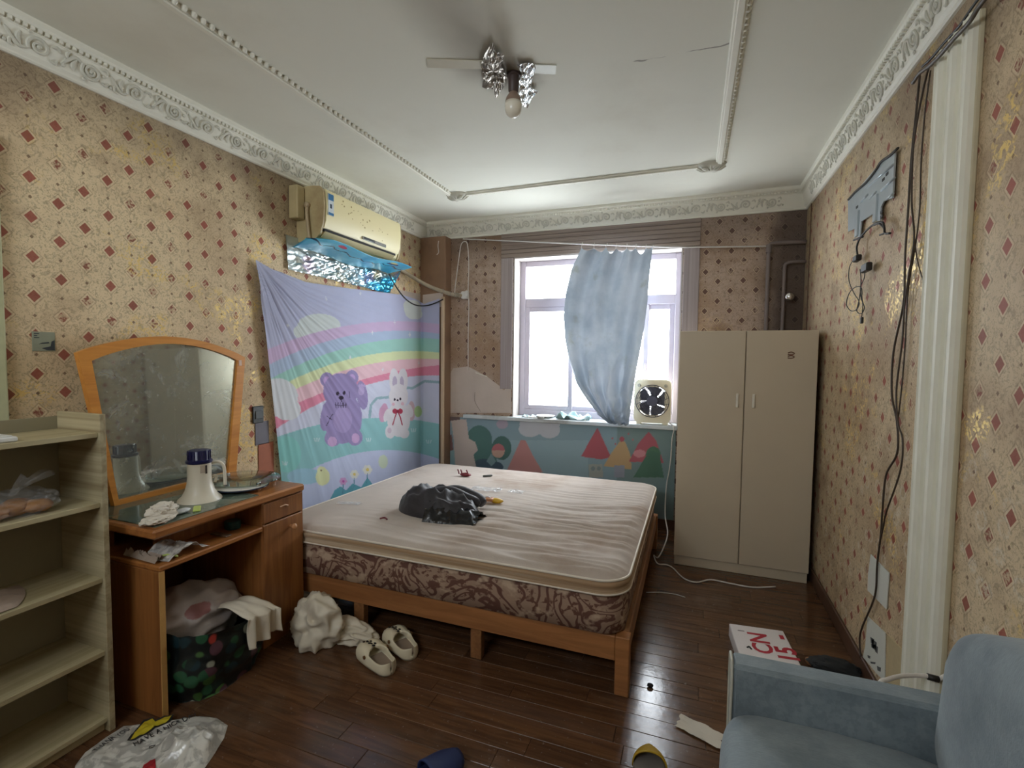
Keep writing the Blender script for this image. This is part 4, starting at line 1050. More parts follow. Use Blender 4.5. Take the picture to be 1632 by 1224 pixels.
# ------------------------------------------------------------------ air conditioner and what hangs under it
m_ac = plain('ac_plastic', c(236, 224, 176), .4, ns=3, na=.05); m_ac_side = plain('ac_side', c(204, 186, 140), .5, ns=6, na=.2, dirt=c(150, 126, 90))
m_dark = plain('dark_slot', c(24, 20, 18), .7)
AY0, AY1 = 2.505, 3.375
ac = thing('air_conditioner', 'yellowed wall air conditioner under the left cornice', 'air conditioner', (XL+.1, 2.94, 2.14))
prof = [(XL+.002, 2.14), (XL+.002, 2.478), (-2.30, 2.478), (-2.245, 2.470), (-2.218, 2.44), (-2.212, 2.35), (-2.222, 2.25), (-2.245, 2.185), (-2.275, 2.160), (-2.33, 2.14)]
MB().prism(prof, lambda u, v, w_: Vector((u, w_, v)), AY0+.012, AY1-.012).build('body', m_ac, ac, 30, fix=True)
for y0, y1 in ((AY0, AY0+.014), (AY1-.014, AY1)):
    q = [(x+(.006 if x > -2.35 else 0), z+(.004 if z > 2.3 else -.004)) for x, z in prof]
    MB().prism(q, lambda u, v, w_: Vector((u, w_, v)), y0, y1).build('end_cap', m_ac_side, ac, 30, fix=True)
fp = [(-2.214, 2.458), (-2.206, 2.44), (-2.2, 2.35), (-2.209, 2.262), (-2.224, 2.218), (-2.232, 2.222), (-2.216, 2.28), (-2.209, 2.35), (-2.215, 2.44)]
MB().prism(fp, lambda u, v, w_: Vector((u, w_, v)), AY0+.02, AY1-.02).build('front_panel', m_ac, ac, 30, fix=True)
MB().box(-2.245, -2.222, AY0+.02, AY1-.06, 2.198, 2.213, .001).build('air_slot', m_dark, ac)
MB().prism([(-2.222, 2.196), (-2.228, 2.20), (-2.262, 2.166), (-2.256, 2.162)], lambda u, v, w_: Vector((u, w_, v)), AY0+.03, AY1-.07).build('louvre', plain('ac_louvre', c(214, 196, 150), .45), ac, fix=True)
ps = lambda y, z: Vector((-2.1985-.0*z, y, z))
lab = MB().box(-2.2035, -2.1985, 2.535, 2.585, 2.30, 2.435, .0005).build('energy_label', plain('white_label', c(214, 222, 226), .5), ac)
MB().box(-2.1988, -2.1978, 2.536, 2.584, 2.395, 2.434, .0002).build('label_band', plain('blue_label', c(36, 110, 160), .5), lab)
MB().box(-2.1988, -2.1978, 2.536, 2.584, 2.302, 2.318, .0002).build('label_band', bpy.data.materials['blue_label'], lab)
MB().box(-2.1988, -2.1978, 2.55, 2.568, 2.345, 2.372, .0002).build('label_mark', plain('dark_label_mark', c(40, 60, 80), .5), lab)
m_silver = plain('silver_trim', c(210, 210, 205), .2, metal=.7)
MB().box(-2.214, -2.207, 2.89, 3.17, 2.228, 2.252, .004).build('trim_plate', m_silver, ac)
MB().box(-2.209, -2.204, 2.905, 3.03, 2.232, 2.25, .002).build('display', plain('display_grey', c(88, 92, 96), .2), ac)
mb = MB(); rr = random.Random(4)
for i in range(26):
    y = rr.uniform(2.64, 3.2); z = 2.40-.10*(y-2.64)/.56+rr.uniform(-.05, .04); r = rr.choice((.003, .004, .006))
    mb.lathe([(r, 0), (r, .001), (.0005, .0012)], 6, Matrix.Translation((-2.2005, y, z)) @ Matrix.Rotation(math.pi/2, 4, 'Y'))
b = mb.build('printed_dots', plain('dots_brown', c(186, 164, 110), .5), ac); b['kind'] = 'stuff'
MB().box(XL+.004, XL+.075, AY0-.07, AY0-.004, 2.27, 2.476, .006).build('pipe_cover', m_ac_side, ac)
mb = MB(); mb.tube([(-2.33, AY0-.012, 2.36), (-2.325, AY0-.02, 2.30), (-2.315, AY0-.02, 2.20), (-2.31, AY0-.012, 2.13)], .011, 10, 5); mb.lathe([(.018, -.012), (.018, .012), (.001, .013)], 14, Matrix.Translation((-2.33, AY0-.012, 2.36)) @ Matrix.Rotation(math.pi/2, 4, 'X'))
mb.build('drain_hose', plain('hose_beige', c(186, 166, 132), .5), ac, True)

def ocean(name, spots):
    t = NT(name); sx = t.n('ShaderNodeSeparateXYZ'); co = t.coord('Object'); t.put(sx.inputs[0], co)
    y, z = sx.outputs[1], sx.outputs[2]
    wv = t.m('ADD', t.m('MULTIPLY', t.m('SINE', t.m('MULTIPLY', y, 46)), .012), t.m('MULTIPLY', t.noise(co, 9, 2), .05))
    f = t.m('ADD', sx.outputs[0], wv)
    k = t.mix(t.ramp(t.noise(co, 5, 3), .4, .6), c(70, 160, 196), c(96, 186, 214))
    k = t.mix(t.m('LESS_THAN', t.m('ABSOLUTE', t.m('SUBTRACT', f, .035)), .006), k, c(20, 66, 92))
    for (yy_, xx_, ry, rx, col) in spots:
        e = t.m('ADD', t.m('POWER', t.m('DIVIDE', t.m('SUBTRACT', y, yy_), ry), 2), t.m('POWER', t.m('DIVIDE', t.m('SUBTRACT', sx.outputs[0], xx_), rx), 2))
        k = t.mix(t.m('LESS_THAN', e, 1.0), k, col)
    return t.done(t.bsdf(k, .25, 0, t.bump(t.noise(co, 12, 3), .15, .01), spec=.6))
def tray(u, v):
    y = 2.43+u*1.02; x0 = -2.39; x1 = -2.19+.035*u-.09*max(0, .12-u)/.12
    x = x0+(x1-x0)*v; z = 2.085+.012*math.sin(u*9)+.048*v-.014*u*v
    if v > .92: z += .004
    return Vector((x, y, z))
ty_ = MB().grid(tray, 60, 16)
o = ty_.solo('printed_sheet', ocean('ocean_print', ((-.25, .055, .04, .016, c(190, 60, 80)), (.32, .06, .075, .02, c(40, 60, 130)), (.32, .075, .05, .012, c(190, 186, 120)))), 'blue ocean-print plastic sheet slung under the air conditioner', 'plastic sheet', smooth=True)
solidify(o, .002)
def foilmat(name, base, tint):
    t = NT(name); co = t.coord(); sx = t.n('ShaderNodeSeparateXYZ'); t.put(sx.inputs[0], co)
    k = t.mix(t.ramp(t.m('ADD', sx.outputs[1], t.m('MULTIPLY', t.noise(co, 5, 3), .4)), .05, .55), base, tint)
    k = t.mix(t.m('MULTIPLY', t.ramp(t.noise(co, 7, 2), .58, .66), .5), k, c(200, 150, 180))
    k = t.mix(t.ramp(t.noise(co, 3, 2), .55, .7), k, c(180, 176, 150))
    return t.done(t.bsdf(k, .22, .7, t.bump(t.noise(co, 16, 3, .5, .8), .15, .01)))
ftl, ftr, fbl, fbr = P(459, 374, 0, XL+.03), P(645, 425, 0, XL+.03), P(462, 430, 0, XL+.03), P(620, 468, 0, XL+.03)
def foil(u, v):
    a = ftl+(ftr-ftl)*u; b = fbl+(fbr-fbl)*u; p = a+(b-a)*v
    n = (1-2*abs(noise.noise(Vector((u*11, v*5, 3)))))*.5+(1-2*abs(noise.noise(Vector((u*24+v*4, v*9, 6)))))*.35
    amp = .030*min(1, .25+u*2)*min(1, v*2.2)
    return Vector((XL+.008+max(0, n)*amp+.004, p.y, p.z+.004*n))
o = MB().grid(foil, 110, 48).solo('foil_sheet', foilmat('crinkled_foil', c(196, 206, 204), c(70, 176, 214)), 'crinkled silver and blue foil on the wall below the air conditioner', 'foil', smooth=40)

# insulated pipe, socket block and cords in the corner
m_pipe_wrap = plain('pipe_wrap', c(176, 162, 138), .7, ns=18, na=.2, bs=.3, bscale=30); m_white_pl = plain('socket_white', c(226, 224, 220), .4); m_cord_w = plain('white_cord', c(226, 220, 212), .5); m_cord_b = plain('black_cord', c(34, 30, 28), .5); m_cord_br = plain('brown_cord', c(66, 52, 40), .5)
pi = thing('pipe', 'beige wrapped pipe running from the air conditioner to the window corner', 'pipe', (-2.2, 3.8, 1.97))
a = P(646, 434, 0, XL+.03); b = Vector((-2.15, 3.985, 1.945)); b2 = P(735, 471, 1, YB-.05)
pw = [a+Vector((0, -.1, .02)), a, (a+b)/2+Vector((.01, 0, .004)), P(716, 468, 1, 3.99), b2]
MB().tube(pw, .017, 12, 6).build('wrapped_tube', m_pipe_wrap, pi, True)
cpts = catmull(pw, 6)
for k in (16, 18, 20, 21, 22): MB().tube([cpts[k]-Vector((.002, .006, 0)), cpts[k]+Vector((.002, .006, 0))], .0205, 12).build('tape_band', plain('grey_tape', c(150, 140, 124), .5), pi)
sk_ = P(741, 470, 1, YB-.03)
sp_ = thing('plug_socket', 'white plug adapter on the back wall at the pipe end', 'socket', sk_)
MB().box(sk_.x-.03, sk_.x+.035, YB-.06, YB-.008, sk_.z-.04, sk_.z+.03, .008).build('block', m_white_pl, sp_)
MB().box(sk_.x-.065, sk_.x-.025, YB-.055, YB-.02, sk_.z-.022, sk_.z+.014, .006).build('plug', m_white_pl, sp_)
MB().box(sk_.x+.02, sk_.x+.045, YB-.07, YB-.03, sk_.z-.02, sk_.z+.035, .006).build('adapter', m_white_pl, sp_)
cy = YB-.012
MB().tube([P(x, y, 1, cy) for x, y in ((724, 472), (727, 445), (733, 400), (736, 388), (741, 385), (745, 390), (747, 420), (746, 462))]+[P(x, y, 1, cy-.045) for x, y in ((747, 480),)]+[P(x, y, 1, cy) for x, y in ((747, 500), (746, 540), (746, 590))], .0045, 7, 5).solo('white_cable', m_cord_w, 'white cord looping up the corner wall above the plug adapter', 'cord', smooth=True)
MB().tube([P(x, y, 0, XL+.06) for x, y in ((620, 437), (632, 458))]+[P(646, 476, 0, XL+.085), P(662, 486, 0, XL+.1)]+[P(x, y, 1, 3.985) for x, y in ((680, 487), (696, 482), (706, 477))], .006, 7, 6).solo('black_cable', m_cord_b, 'black cord sagging from the air conditioner across the top of the rainbow cloth', 'cord', smooth=True)
MB().tube([P(x, y, 1, 4.024) for x, y in ((699, 384), (698, 392), (699, 402), (696, 406))], .003, 6, 5).solo('wall_hook', m_cord_w, 'small white wire hook on the corner column under the cornice', 'hook', smooth=True)
for px, py, lab_, rgb in ((703, 518, 'small brown switch on the corner column', 0),):
    pass

# ------------------------------------------------------------------ curtain and its wire
m_wire = plain('curtain_wire', c(206, 202, 198), .35)
wpts = [P(738, 381, 1, YB-.03), P(800, 383.5, 1, 4.09), P(917, 388.5, 1, 4.07), P(1000, 391.5, 1, 4.07), P(1092, 394, 1, 4.07), P(1223, 392.5, 1, 4.09)]
MB().tube(wpts, .0055, 8, 8).solo('curtain_wire', m_wire, 'pale rod stretched across the back wall above the window', 'rod', smooth=True)
def wire_z(x):
    W_ = catmull(wpts, 8)
    for a, b in zip(W_[:-1], W_[1:]):
        if a.x <= x <= b.x: return a.z+(b.z-a.z)*(x-a.x)/(b.x-a.x+1e-9)
    return W_[-1].z
cu = thing('curtain', 'translucent blue-grey curtain bunched over the window', 'curtain', (-.65, 4.07, .9))
LE = [(396, 928), (430, 912), (470, 903), (505, 900), (540, 903), (575, 910), (610, 921), (640, 940), (660, 955), (674, 972)]
RE = [(396, 1041), (440, 1036), (480, 1033), (520, 1028), (560, 1021), (600, 1014), (640, 1008), (660, 1005), (675, 1003), (677, 1000)]
CY = 4.065
hooks = [.0, .17, .35, .48, .63, .76, .90, 1.0]
def curt(u, v):
    f = v*(len(LE)-1); i = min(int(f), len(LE)-2); g_ = f-i
    yl = LE[i][0]+(LE[i+1][0]-LE[i][0])*g_; xl = LE[i][1]+(LE[i+1][1]-LE[i][1])*g_
    yr = RE[i][0]+(RE[i+1][0]-RE[i][0])*g_; xr = RE[i][1]+(RE[i+1][1]-RE[i][1])*g_
    p = P(xl+(xr-xl)*u, yl+(yr-yl)*u, 1, CY)
    # pleats at the top drift together towards the gathered bottom
    ph = u*6.5*math.pi+1.1*math.sin(v*2.2)+v*2.0*(u-.5)
    am = .034*(1-.25*v)
    d = am*math.sin(ph)+.014*math.sin(u*17-v*3)+.02*(1-2*abs(noise.noise(Vector((u*3-v*1.6, v*1.5, 4)))))
    d += .035*math.exp(-((u-.30-.35*v)/.09)**2)*min(1, v*2.5)
    ang = math.atan2((1-v)*2.0+.03, u-.22); d += .045*(1-2*abs(noise.noise(Vector((ang*4.5, v*.6, 9)))))*min(1, v*1.6)
    # scallops between hooks
    if v < .12:
        for a, b in zip(hooks[:-1], hooks[1:]):
            if a <= u <= b: p.z -= (1-v/.12)*.055*math.sin(math.pi*(u-a)/(b-a))*(.6+.5*math.sin(a*20))
    p.y = CY-.01-max(-.02, d)
    return p
cm = MB().grid(curt, 120, 90).build('cloth', None, cu, True)
cm.data.materials.clear()
t = NT('curtain_fabric'); co = t.coord()
k = t.mix(t.ramp(t.noise(co, 4, 5), .35, .7), c(172, 180, 190), c(146, 158, 170))
k = t.mix(t.m('MULTIPLY', t.ramp(t.noise(co, 5, 5, .6), .58, .72), .45), k, c(128, 130, 104))
b_ = t.bsdf(k, .6, 0, t.bump(t.noise(co, 300, 3), .1, .003), spec=.3)
tr = t.n('ShaderNodeBsdfTranslucent'); t.put(tr.inputs[0], k)
mx = t.n('ShaderNodeMixShader'); mx.inputs[0].default_value = .055; t.put(mx.inputs[1], b_); t.put(mx.inputs[2], tr.outputs[0])
cm.data.materials.append(t.done(mx.outputs[0]))
for h in hooks:
    p = curt(h, 0); z1 = wire_z(p.x)
    MB().tube([p+Vector((0, 0, -.008)), p+Vector((0, -.006, .006)), Vector((p.x, 4.066, z1+.012)), Vector((p.x, 4.076, z1+.006))], .0022, 5, 3).build('hook', m_cord_w, cu, True)

# ------------------------------------------------------------------ box fan on the sill and sill litter
m_fan = plain('fan_cream', c(226, 216, 188), .4, ns=4, na=.05); m_fan_dk = plain('fan_grille', c(66, 64, 74), .35); m_blade = plain('fan_blade', c(84, 84, 98), .3)
SZ = WZ0+.006
fcx, fcz = -.302, 1.062
fy = 4.125
fan = thing('box_fan', 'cream box fan with dark round grille on the window sill', 'fan', (fcx, fy+.05, SZ))
def rr2(hw, z0, z1, r, n=6):
    pts = []
    for cx_, cz_, a0 in ((hw-r, z1-r, 0), (-hw+r, z1-r, 90), (-hw+r, z0+r, 180), (hw-r, z0+r, 270)):
        pts += [(fcx+cx_+r*math.cos(math.radians(a0+90*i/n)), cz_+r*math.sin(math.radians(a0+90*i/n))) for i in range(n+1)]
    return pts
outer = rr2(.146, SZ+.012, 1.238, .045)
circ = []
for x, z in outer:
    a = math.atan2(z-fcz, x-fcx); circ.append((fcx+.132*math.cos(a), fcz+.132*math.sin(a)))
fn = lambda u, v, w_: Vector((u, w_, v))
MB().ring(outer, circ, fn, fy, fy+.085).build('housing', m_fan, fan, 30, fix=True)
mb = MB()
for r in (.132, .118, .104, .09, .076, .062, .05): mb.tube([Vector((fcx+r*math.cos(a), fy-.004, fcz+r*math.sin(a))) for a in [2*math.pi*k/40 for k in range(40)]], .0035 if r > .13 else .0018, 5, closed=True)
for k in range(16):
    a = 2*math.pi*k/16; mb.tube([Vector((fcx+.04*math.cos(a), fy-.004, fcz+.04*math.sin(a))), Vector((fcx+.09*math.cos(a+.12), fy-.006, fcz+.09*math.sin(a+.12))), Vector((fcx+.132*math.cos(a+.25), fy-.003, fcz+.132*math.sin(a+.25)))], .0018, 5, 3)
mb.build('grille', m_fan_dk, fan, True)
mb = MB()
for r in (.128, .112, .096, .08, .064): mb.tube([Vector((fcx+r*math.cos(a), fy+.08, fcz+r*math.sin(a))) for a in [2*math.pi*k/36 for k in range(36)]], .0028, 5, closed=True)
for k in range(20):
    a = 2*math.pi*k/20; mb.tube([Vector((fcx+.04*math.cos(a), fy+.08, fcz+.04*math.sin(a))), Vector((fcx+.132*math.cos(a), fy+.08, fcz+.132*math.sin(a)))], .0028, 5)
mb.lathe([(.05, -.03), (.05, .004), (.001, .006)], 24, Matrix.Translation((fcx, fy+.08, fcz)) @ Matrix.Rotation(-math.pi/2, 4, 'X'))
mb.build('rear_grille', m_fan_dk, fan, 40)
MB().lathe([(.044, 0), (.042, .008), (.001, .010)], 28, Matrix.Translation((fcx, fy, fcz)) @ Matrix.Rotation(math.pi/2, 4, 'X')).build('hub', m_blade, fan, 40)
for k in range(5):
    a0 = 2*math.pi*k/5
    def bl_(u, v, a0=a0):
        r = .035+.088*v; a = a0+(u-.5)*(1.0+.16*v)+.2*v; return Vector((fcx+r*math.cos(a), fy+.035+(u-.5)*.028, fcz+r*math.sin(a)))
    solidify(MB().grid(bl_, 8, 8).build('blade', m_blade, fan, True), .002)
MB().ring(rr2(.045, 1.205, 1.232, .012), rr2(.038, 1.211, 1.226, .007), fn, fy-.006, fy+.002).build('handle', m_fan, fan, 30, fix=True)
for sx_ in (-.105, .105):
    MB().lathe([(.014, 0), (.013, .012), (.001, .014)], 18, Matrix.Translation((fcx+sx_, fy, 1.19)) @ Matrix.Rotation(math.pi/2, 4, 'X')).build('knob', m_fan_dk if sx_ > 9 else plain('knob_grey', c(170, 166, 150), .4), fan, 40)
    MB().box(fcx+sx_-.02, fcx+sx_+.02, fy, fy+.09, SZ, SZ+.016, .003).build('foot', m_fan, fan)
# litter along the sill
m_pw = plain('dull_white', c(206, 208, 204), .5); m_teal_pl = plain('pale_teal_plastic', c(158, 186, 186), .35)
def on_sill(px, py, y): return P(px, py, 1, y)
mb = MB(); q = on_sill(870, 656, 4.21); mb.lathe([(.03, 0), (.075, .012), (.085, .02), (.082, .022), (.03, .006), (.001, .006)], 28, Matrix.Translation((q.x, 4.20, SZ+.001)))
mb.solo('saucer', m_pw, 'white saucer on the window sill left of the curtain', 'saucer', smooth=40)
mb = MB(); mb.lathe([(.03, 0), (.036, .003), (.036, .022), (.033, .024), (.001, .02)], 24, Matrix.Translation((on_sill(863, 660, 4.14).x, 4.13, SZ)))
mb.solo('round_lid', plain('grey_lid', c(176, 176, 170), .4), 'small grey round lid on the sill in front of the saucer', 'lid', smooth=40)
def sheet(name, x0, x1, y0, y1, z, h, seed, mat, label, cat):
    def fn_(u, v):
        return Vector((x0+(x1-x0)*u, y0+(y1-y0)*v, z+.002+h*abs(noise.noise(Vector((u*4+seed, v*3, seed))))*1.6))
    solidify(MB().grid(fn_, 20, 14).solo(name, mat, label, cat, smooth=45), .0015)
sheet('crumpled_bag', -1.12, -.82, 4.12, 4.26, SZ+.002, .06, 5, m_teal_pl, 'crumpled pale teal plastic bag on the sill beside the curtain foot', 'plastic bag')
sheet('foil_strip', -1.44, -1.30, 4.13, 4.24, SZ+.002, .02, 9, plain('grey_film', c(150, 168, 168), .3), 'flattened grey film at the left end of the window sill', 'film')
mb = MB(); mb.tube([Vector((-1.38+.14*k/8, 4.115+.012*math.sin(k), SZ+.006)) for k in range(9)], .005, 6).solo('cable_scrap', m_cord_w, 'short white cord piece along the front of the sill', 'cord', smooth=True)
mb = MB(); q = on_sill(933, 663, 4.12); mb.lathe([(.008, 0), (.008, .003), (.003, .005), (.003, .04), (.006, .043), (.001, .046)], 12, Matrix.Translation((q.x, 4.115, SZ))).solo('white_peg', m_cord_w, 'thin white peg standing on the sill left of the curtain', 'peg', smooth=40)

# ------------------------------------------------------------------ pipes in the back right corner
m_hp = plain('pipe_paint', c(128, 116, 112), .5, ns=12, na=.15)
px_ = P(1223, 450, 1, 4.10)
for x, z1, r, lab_ in ((.507, 2.25, .014, 'left grey riser pipe behind the wardrobe in the right corner'), (.615, 2.09, .012, 'right grey riser pipe ending in an elbow beside the chrome cap')):
    t_ = thing('riser_pipe', lab_, 'pipe', (x, 4.09, 0), 'riser pipes behind the wardrobe')
    MB().lathe([(r, 0), (r, z1)], 14, Matrix.Translation((x, 4.09, 0))).build('tube', m_hp, t_, 40)
    if r > .013:
        MB().tube([(x, 4.09, 2.24), (x+.01, 4.092, 2.265), (x+.06, 4.1, 2.275), (XR-.003, 4.12, 2.275)], .014, 12, 5).build('branch', m_hp, t_, True)
        MB().lathe([(.02, 0), (.02, .06)], 14, Matrix.Translation((x, 4.09, 2.205))).build('collar', m_hp, t_, 40)
    else:
        MB().tube([(x, 4.09, 2.08), (x+.006, 4.09, 2.115), (x+.05, 4.095, 2.13), (XR-.003, 4.11, 2.13)], .012, 12, 5).build('elbow', m_hp, t_, True)
q = P(1258, 473, 1, 4.05)
cc_ = thing('chrome_cap', 'shiny round chrome cap beside the riser pipes above the wardrobe', 'cap', q)
MB().lathe([(.001, .03), (.016, .028), (.028, .018), (.033, .004), (.031, -.004), (.02, -.006)], 28, Matrix.Translation(q) @ Matrix.Rotation(1.15, 4, 'X')).build('dome', m_chrome, cc_, True)
MB().tube([q+Vector((0, 0, 0)), q+Vector((.01, .04, .01)), q+Vector((.02, .095, .02))], .012, 10).build('stem', m_chrome, cc_, True)

# ------------------------------------------------------------------ right wall: bracket, cords, papers
m_zinc = plain('zinc_plate', c(190, 200, 204), .35, metal=.4, ns=8, na=.15)
rx = XR-.006
def rw(px, py): q = P(px, py, 0, rx); return (q.y, q.z)
tvb = thing('mounting_plate', 'torn-edged grey metal mounting plate on the right wall', 'bracket', (rx, 2.7, 2.0))
poly = [(1355, 318), (1377, 294), (1401, 266), (1431, 238), (1427, 315), (1413, 320), (1408, 330), (1407, 351), (1401, 352), (1400, 337), (1376, 353), (1374, 377), (1369, 378), (1368, 363), (1355, 369)]
MB().prism([rw(x, y) for x, y in poly], lambda u, v, w_: Vector((w_, u, v)), XR-.016, XR-.010).build('plate', m_zinc, tvb, fix=True)
for pts in (((1380, 300), (1424, 262)), ((1372, 322), (1383, 310)), ((1386, 316), (1396, 306)), ((1404, 304), (1426, 283)), ((1413, 318), (1424, 308))):
    MB().tube([P(x, y, 0, XR-.018) for x, y in pts], .005, 6).build('rib', m_zinc, tvb, True)
for pts in (((1402, 310), (1404, 350)), ((1372, 336), (1374, 374))):
    (y0, z0), (y1, z1) = rw(*pts[0]), rw(*pts[1]); MB().box(XR-.024, XR-.014, y0-.02, y0+.02, z1, z0, .002).build('strap', m_zinc, tvb)
for x, y in ((1414, 277), (1408, 286), (1366, 330), (1405, 338), (1405, 345)):
    q = P(x, y, 0, XR-.016); MB().box(XR-.0175, XR-.0155, q.y-.014, q.y+.014, q.z-.006, q.z+.006, .0005).build('slot', m_dark, tvb)
MB().tube([P(x, y, 0, XR-.02) for x, y in ((1352, 318), (1364, 305), (1380, 291), (1395, 272), (1404, 258), (1418, 248), (1431, 236))], .0055, 6, 4).build('top_shadow', plain('edge_shadow', c(60, 52, 44), .7, ns=20, na=.3), tvb, True)  # dark strip painted as the shadow gap along the plate's top
sc5 = lambda x, y: (1330+x/4.222, 230+y/4.222)
def wire_r(name, pts, r, mat, label, x=XR-.012, sm=6, seg=6):
    return MB().tube([P(px, py, 0, x) for px, py in pts], r, seg, sm).solo(name, mat, label, 'cord', smooth=True)
dg = thing('dangling_cable', 'black cord with two plugs dangling in loops below the metal mounting plate', 'cord', (XR-.02, 2.8, 1.6))
MB().tube([P(*sc5(x, y), 0, XR-.03) for x, y in ((375, 598), (340, 598), (335, 560), (322, 525), (270, 535), (215, 580), (170, 635), (150, 690), (155, 745))], .0045, 7, 5).build('upper_lead', m_cord_b, dg, True)
MB().tube([P(*sc5(x, y), 0, XR-.03) for x, y in ((305, 610), (335, 596), (330, 560), (300, 535), (262, 545))], .004, 6, 5).build('lead_tail', m_cord_b, dg, True)
MB().tube([P(*sc5(x, y), 0, XR-.03) for x, y in ((130, 645), (190, 622))], .005, 6).build('tie', m_cord_b, dg, True)
for (x, y, s_) in ((152, 768, .020), (215, 830, .026)):
    q = P(*sc5(x, y), 0, XR-.03); MB().box(q.x-.012, q.x+.012, q.y-s_*1.6, q.y+s_*1.6, q.z-s_*.75, q.z+s_*.75, .005, Matrix.Identity(4)).build('plug', m_cord_b, dg)
MB().tube([P(*sc5(x, y), 0, XR-.028) for x, y in ((130, 770), (100, 830), (98, 920), (130, 1000), (165, 1060), (150, 1110), (110, 1120), (80, 1075), (100, 1000), (140, 962), (180, 965), (185, 1040), (200, 1100), (180, 1140), (150, 1120), (165, 1050), (175, 980), (178, 900), (172, 840))], .0022, 6, 5).build('loop', m_cord_b, dg, True)
MB().tube([P(*sc5(x, y), 0, XR-.026) for x, y in ((205, 845), (200, 900), (175, 960), (178, 1030), (190, 1080), (182, 1180))], .002, 6, 5).build('tail', m_cord_b, dg, True)
q = P(*sc5(184, 1180), 0, XR-.026); MB().box(q.x-.005, q.x+.005, q.y-.01, q.y+.01, q.z-.018, q.z+.012, .002).build('pin_plug', m_cord_b, dg)
s8 = lambda x, y: (1088+x/3, 408+y/3)
wire_r('wall_cable', [(1466, 118), (1460, 180), (1452, 260), (1447, 340), (1443, 400)]+[s8(x, y) for x, y in ((1062, 60), (1055, 230), (1008, 460), (1000, 660), (1024, 790), (1026, 940), (972, 1050), (955, 1220))]+[(1404, 850), (1398, 900), (1396, 940), (1389, 965), (1374, 1000), (1370, 1020), (1372, 1050)], .0038, m_cord_br, 'thickest brown cord running down the right wall to the skirting')
wire_r('wall_cable', [(1480, 108), (1470, 150), (1456, 230), (1453, 320), (1457, 380)]+[s8(x, y) for x, y in ((1080, 100), (1060, 250), (1050, 410), (1022, 640), (1030, 800), (1052, 880), (1040, 1030), (975, 1220))]+[(1408, 838), (1401, 870)], .0034, m_cord_br, 'second brown cord beside the thickest one, crossing it halfway down the right wall', x=XR-.018)
wire_r('wall_cable', [(1483, 112), (1474, 180), (1468, 260), (1466, 330), (1459, 390)]+[s8(x, y) for x, y in ((1090, 80), (1075, 200), (1068, 330), (1064, 420), (1050, 600), (1030, 780))], .0026, m_cord_br, 'thin brown cord nearest the white pilaster strip, upper right wall', x=XR-.010)
wire_r('wall_cable', [(1458, 385), (1462, 415), (1472, 450)], .002, m_cord_br, 'short thin cord curving off toward the pilaster strip', x=XR-.012)
wire_r('wall_cable', [(1600, -40), (1562, 8), (1545, 35), (1520, 62), (1498, 88), (1482, 104), (1466, 116), (1455, 132)], .007, plain('grey_sheath', c(86, 76, 66), .5), 'grey sheathed cable running just below the right cornice', x=XR-.045)
wire_r('wall_cable', [(1610, -70), (1552, 8), (1530, 40), (1505, 68), (1485, 92), (1470, 106)], .0045, m_cord_b, 'black cable running beside the grey sheathed one below the right cornice', x=XR-.030)
m_paper = plain('white_paper', c(216, 218, 208), .8, ns=6, na=.06, bs=.1); 
def paper(poly_, label, cat='paper', extra=None, mat=m_paper, x=XR-.004):
    return MB().prism([rw(*p) for p in poly_], lambda u, v, w_: Vector((w_, u, v)), x-.002, x+.0015)
c4 = lambda x, y: (1300+x/4.708, 860+y/4.708)
o = paper([c4(*p) for p in ((412, 110), (548, 250), (528, 522), (460, 452), (388, 380), (392, 260))], '').solo('wall_paper', m_paper, 'blank white sheet stuck on the right wall above the printed one', 'paper', fix=True)
pr = thing('printed_notice', 'white sheet with dark print low on the right wall by the armchair', 'paper', (XR-.004, 2.35, .1))
paper([c4(*p) for p in ((388, 575), (520, 700), (515, 1060), (470, 1020), (352, 880), (372, 800))], '').build('sheet', m_paper, pr, fix=True)
mb = MB()
for x, y, w_, h_ in ((425, 760, 14, 30), (440, 790, 18, 46), (455, 820, 12, 36), (430, 800, 14, 20), (400, 880, 10, 14), (430, 925, 20, 10), (475, 970, 14, 22)):
    (y0, z0), (y1, z1) = rw(*c4(x-w_, y-h_)), rw(*c4(x+w_, y+h_)); 
    mb.prism([rw(*c4(x-w_, y-h_)), rw(*c4(x+w_, y-h_*.4)), rw(*c4(x+w_*.8, y+h_)), rw(*c4(x-w_*.7, y+h_*.5))], lambda u, v, w2: Vector((w2, u, v)), XR-.0068, XR-.006)
mb.build('dark_print', plain('ink_grey', c(96, 98, 96), .8), pr, fix=True)
# cream trunking board low on the wall and the white hose with black end by the chair
MB().prism([rw(*c4(*p)) for p in ((530, 705), (720, 905), (760, 1120), (520, 1120))], lambda u, v, w_: Vector((w_, u, v)), XR-.005, XR).solo('cream_board', plain('cream_board', c(206, 188, 148), .6), 'plain cream board piece on the wall right of the printed sheet', 'board', fix=True)
hz = thing('white_hose', 'white hose with a black end curving behind the armchair arm', 'hose', (.55, 1.75, .4))
hp = [P(1400, 1092, 1, 1.72), P(1415, 1083, 1, 1.74), P(1440, 1077, 1, 1.78), P(1470, 1077, 1, 1.80), P(1484, 1079, 1, 1.80)]
MB().tube([hp[0]+Vector((-.05, -.02, -.12))]+hp, .0065, 10, 6).build('tube', m_cord_w, hz, True)
MB().tube([P(1478, 1078, 1, 1.80), P(1496, 1083, 1, 1.80)], .0095, 10).build('end_cap', m_cord_b, hz, True)
MB().tube([P(1496, 1083, 1, 1.80), P(1510, 1075, 1, 1.80)], .006, 10).build('tip', m_cord_w, hz, True)

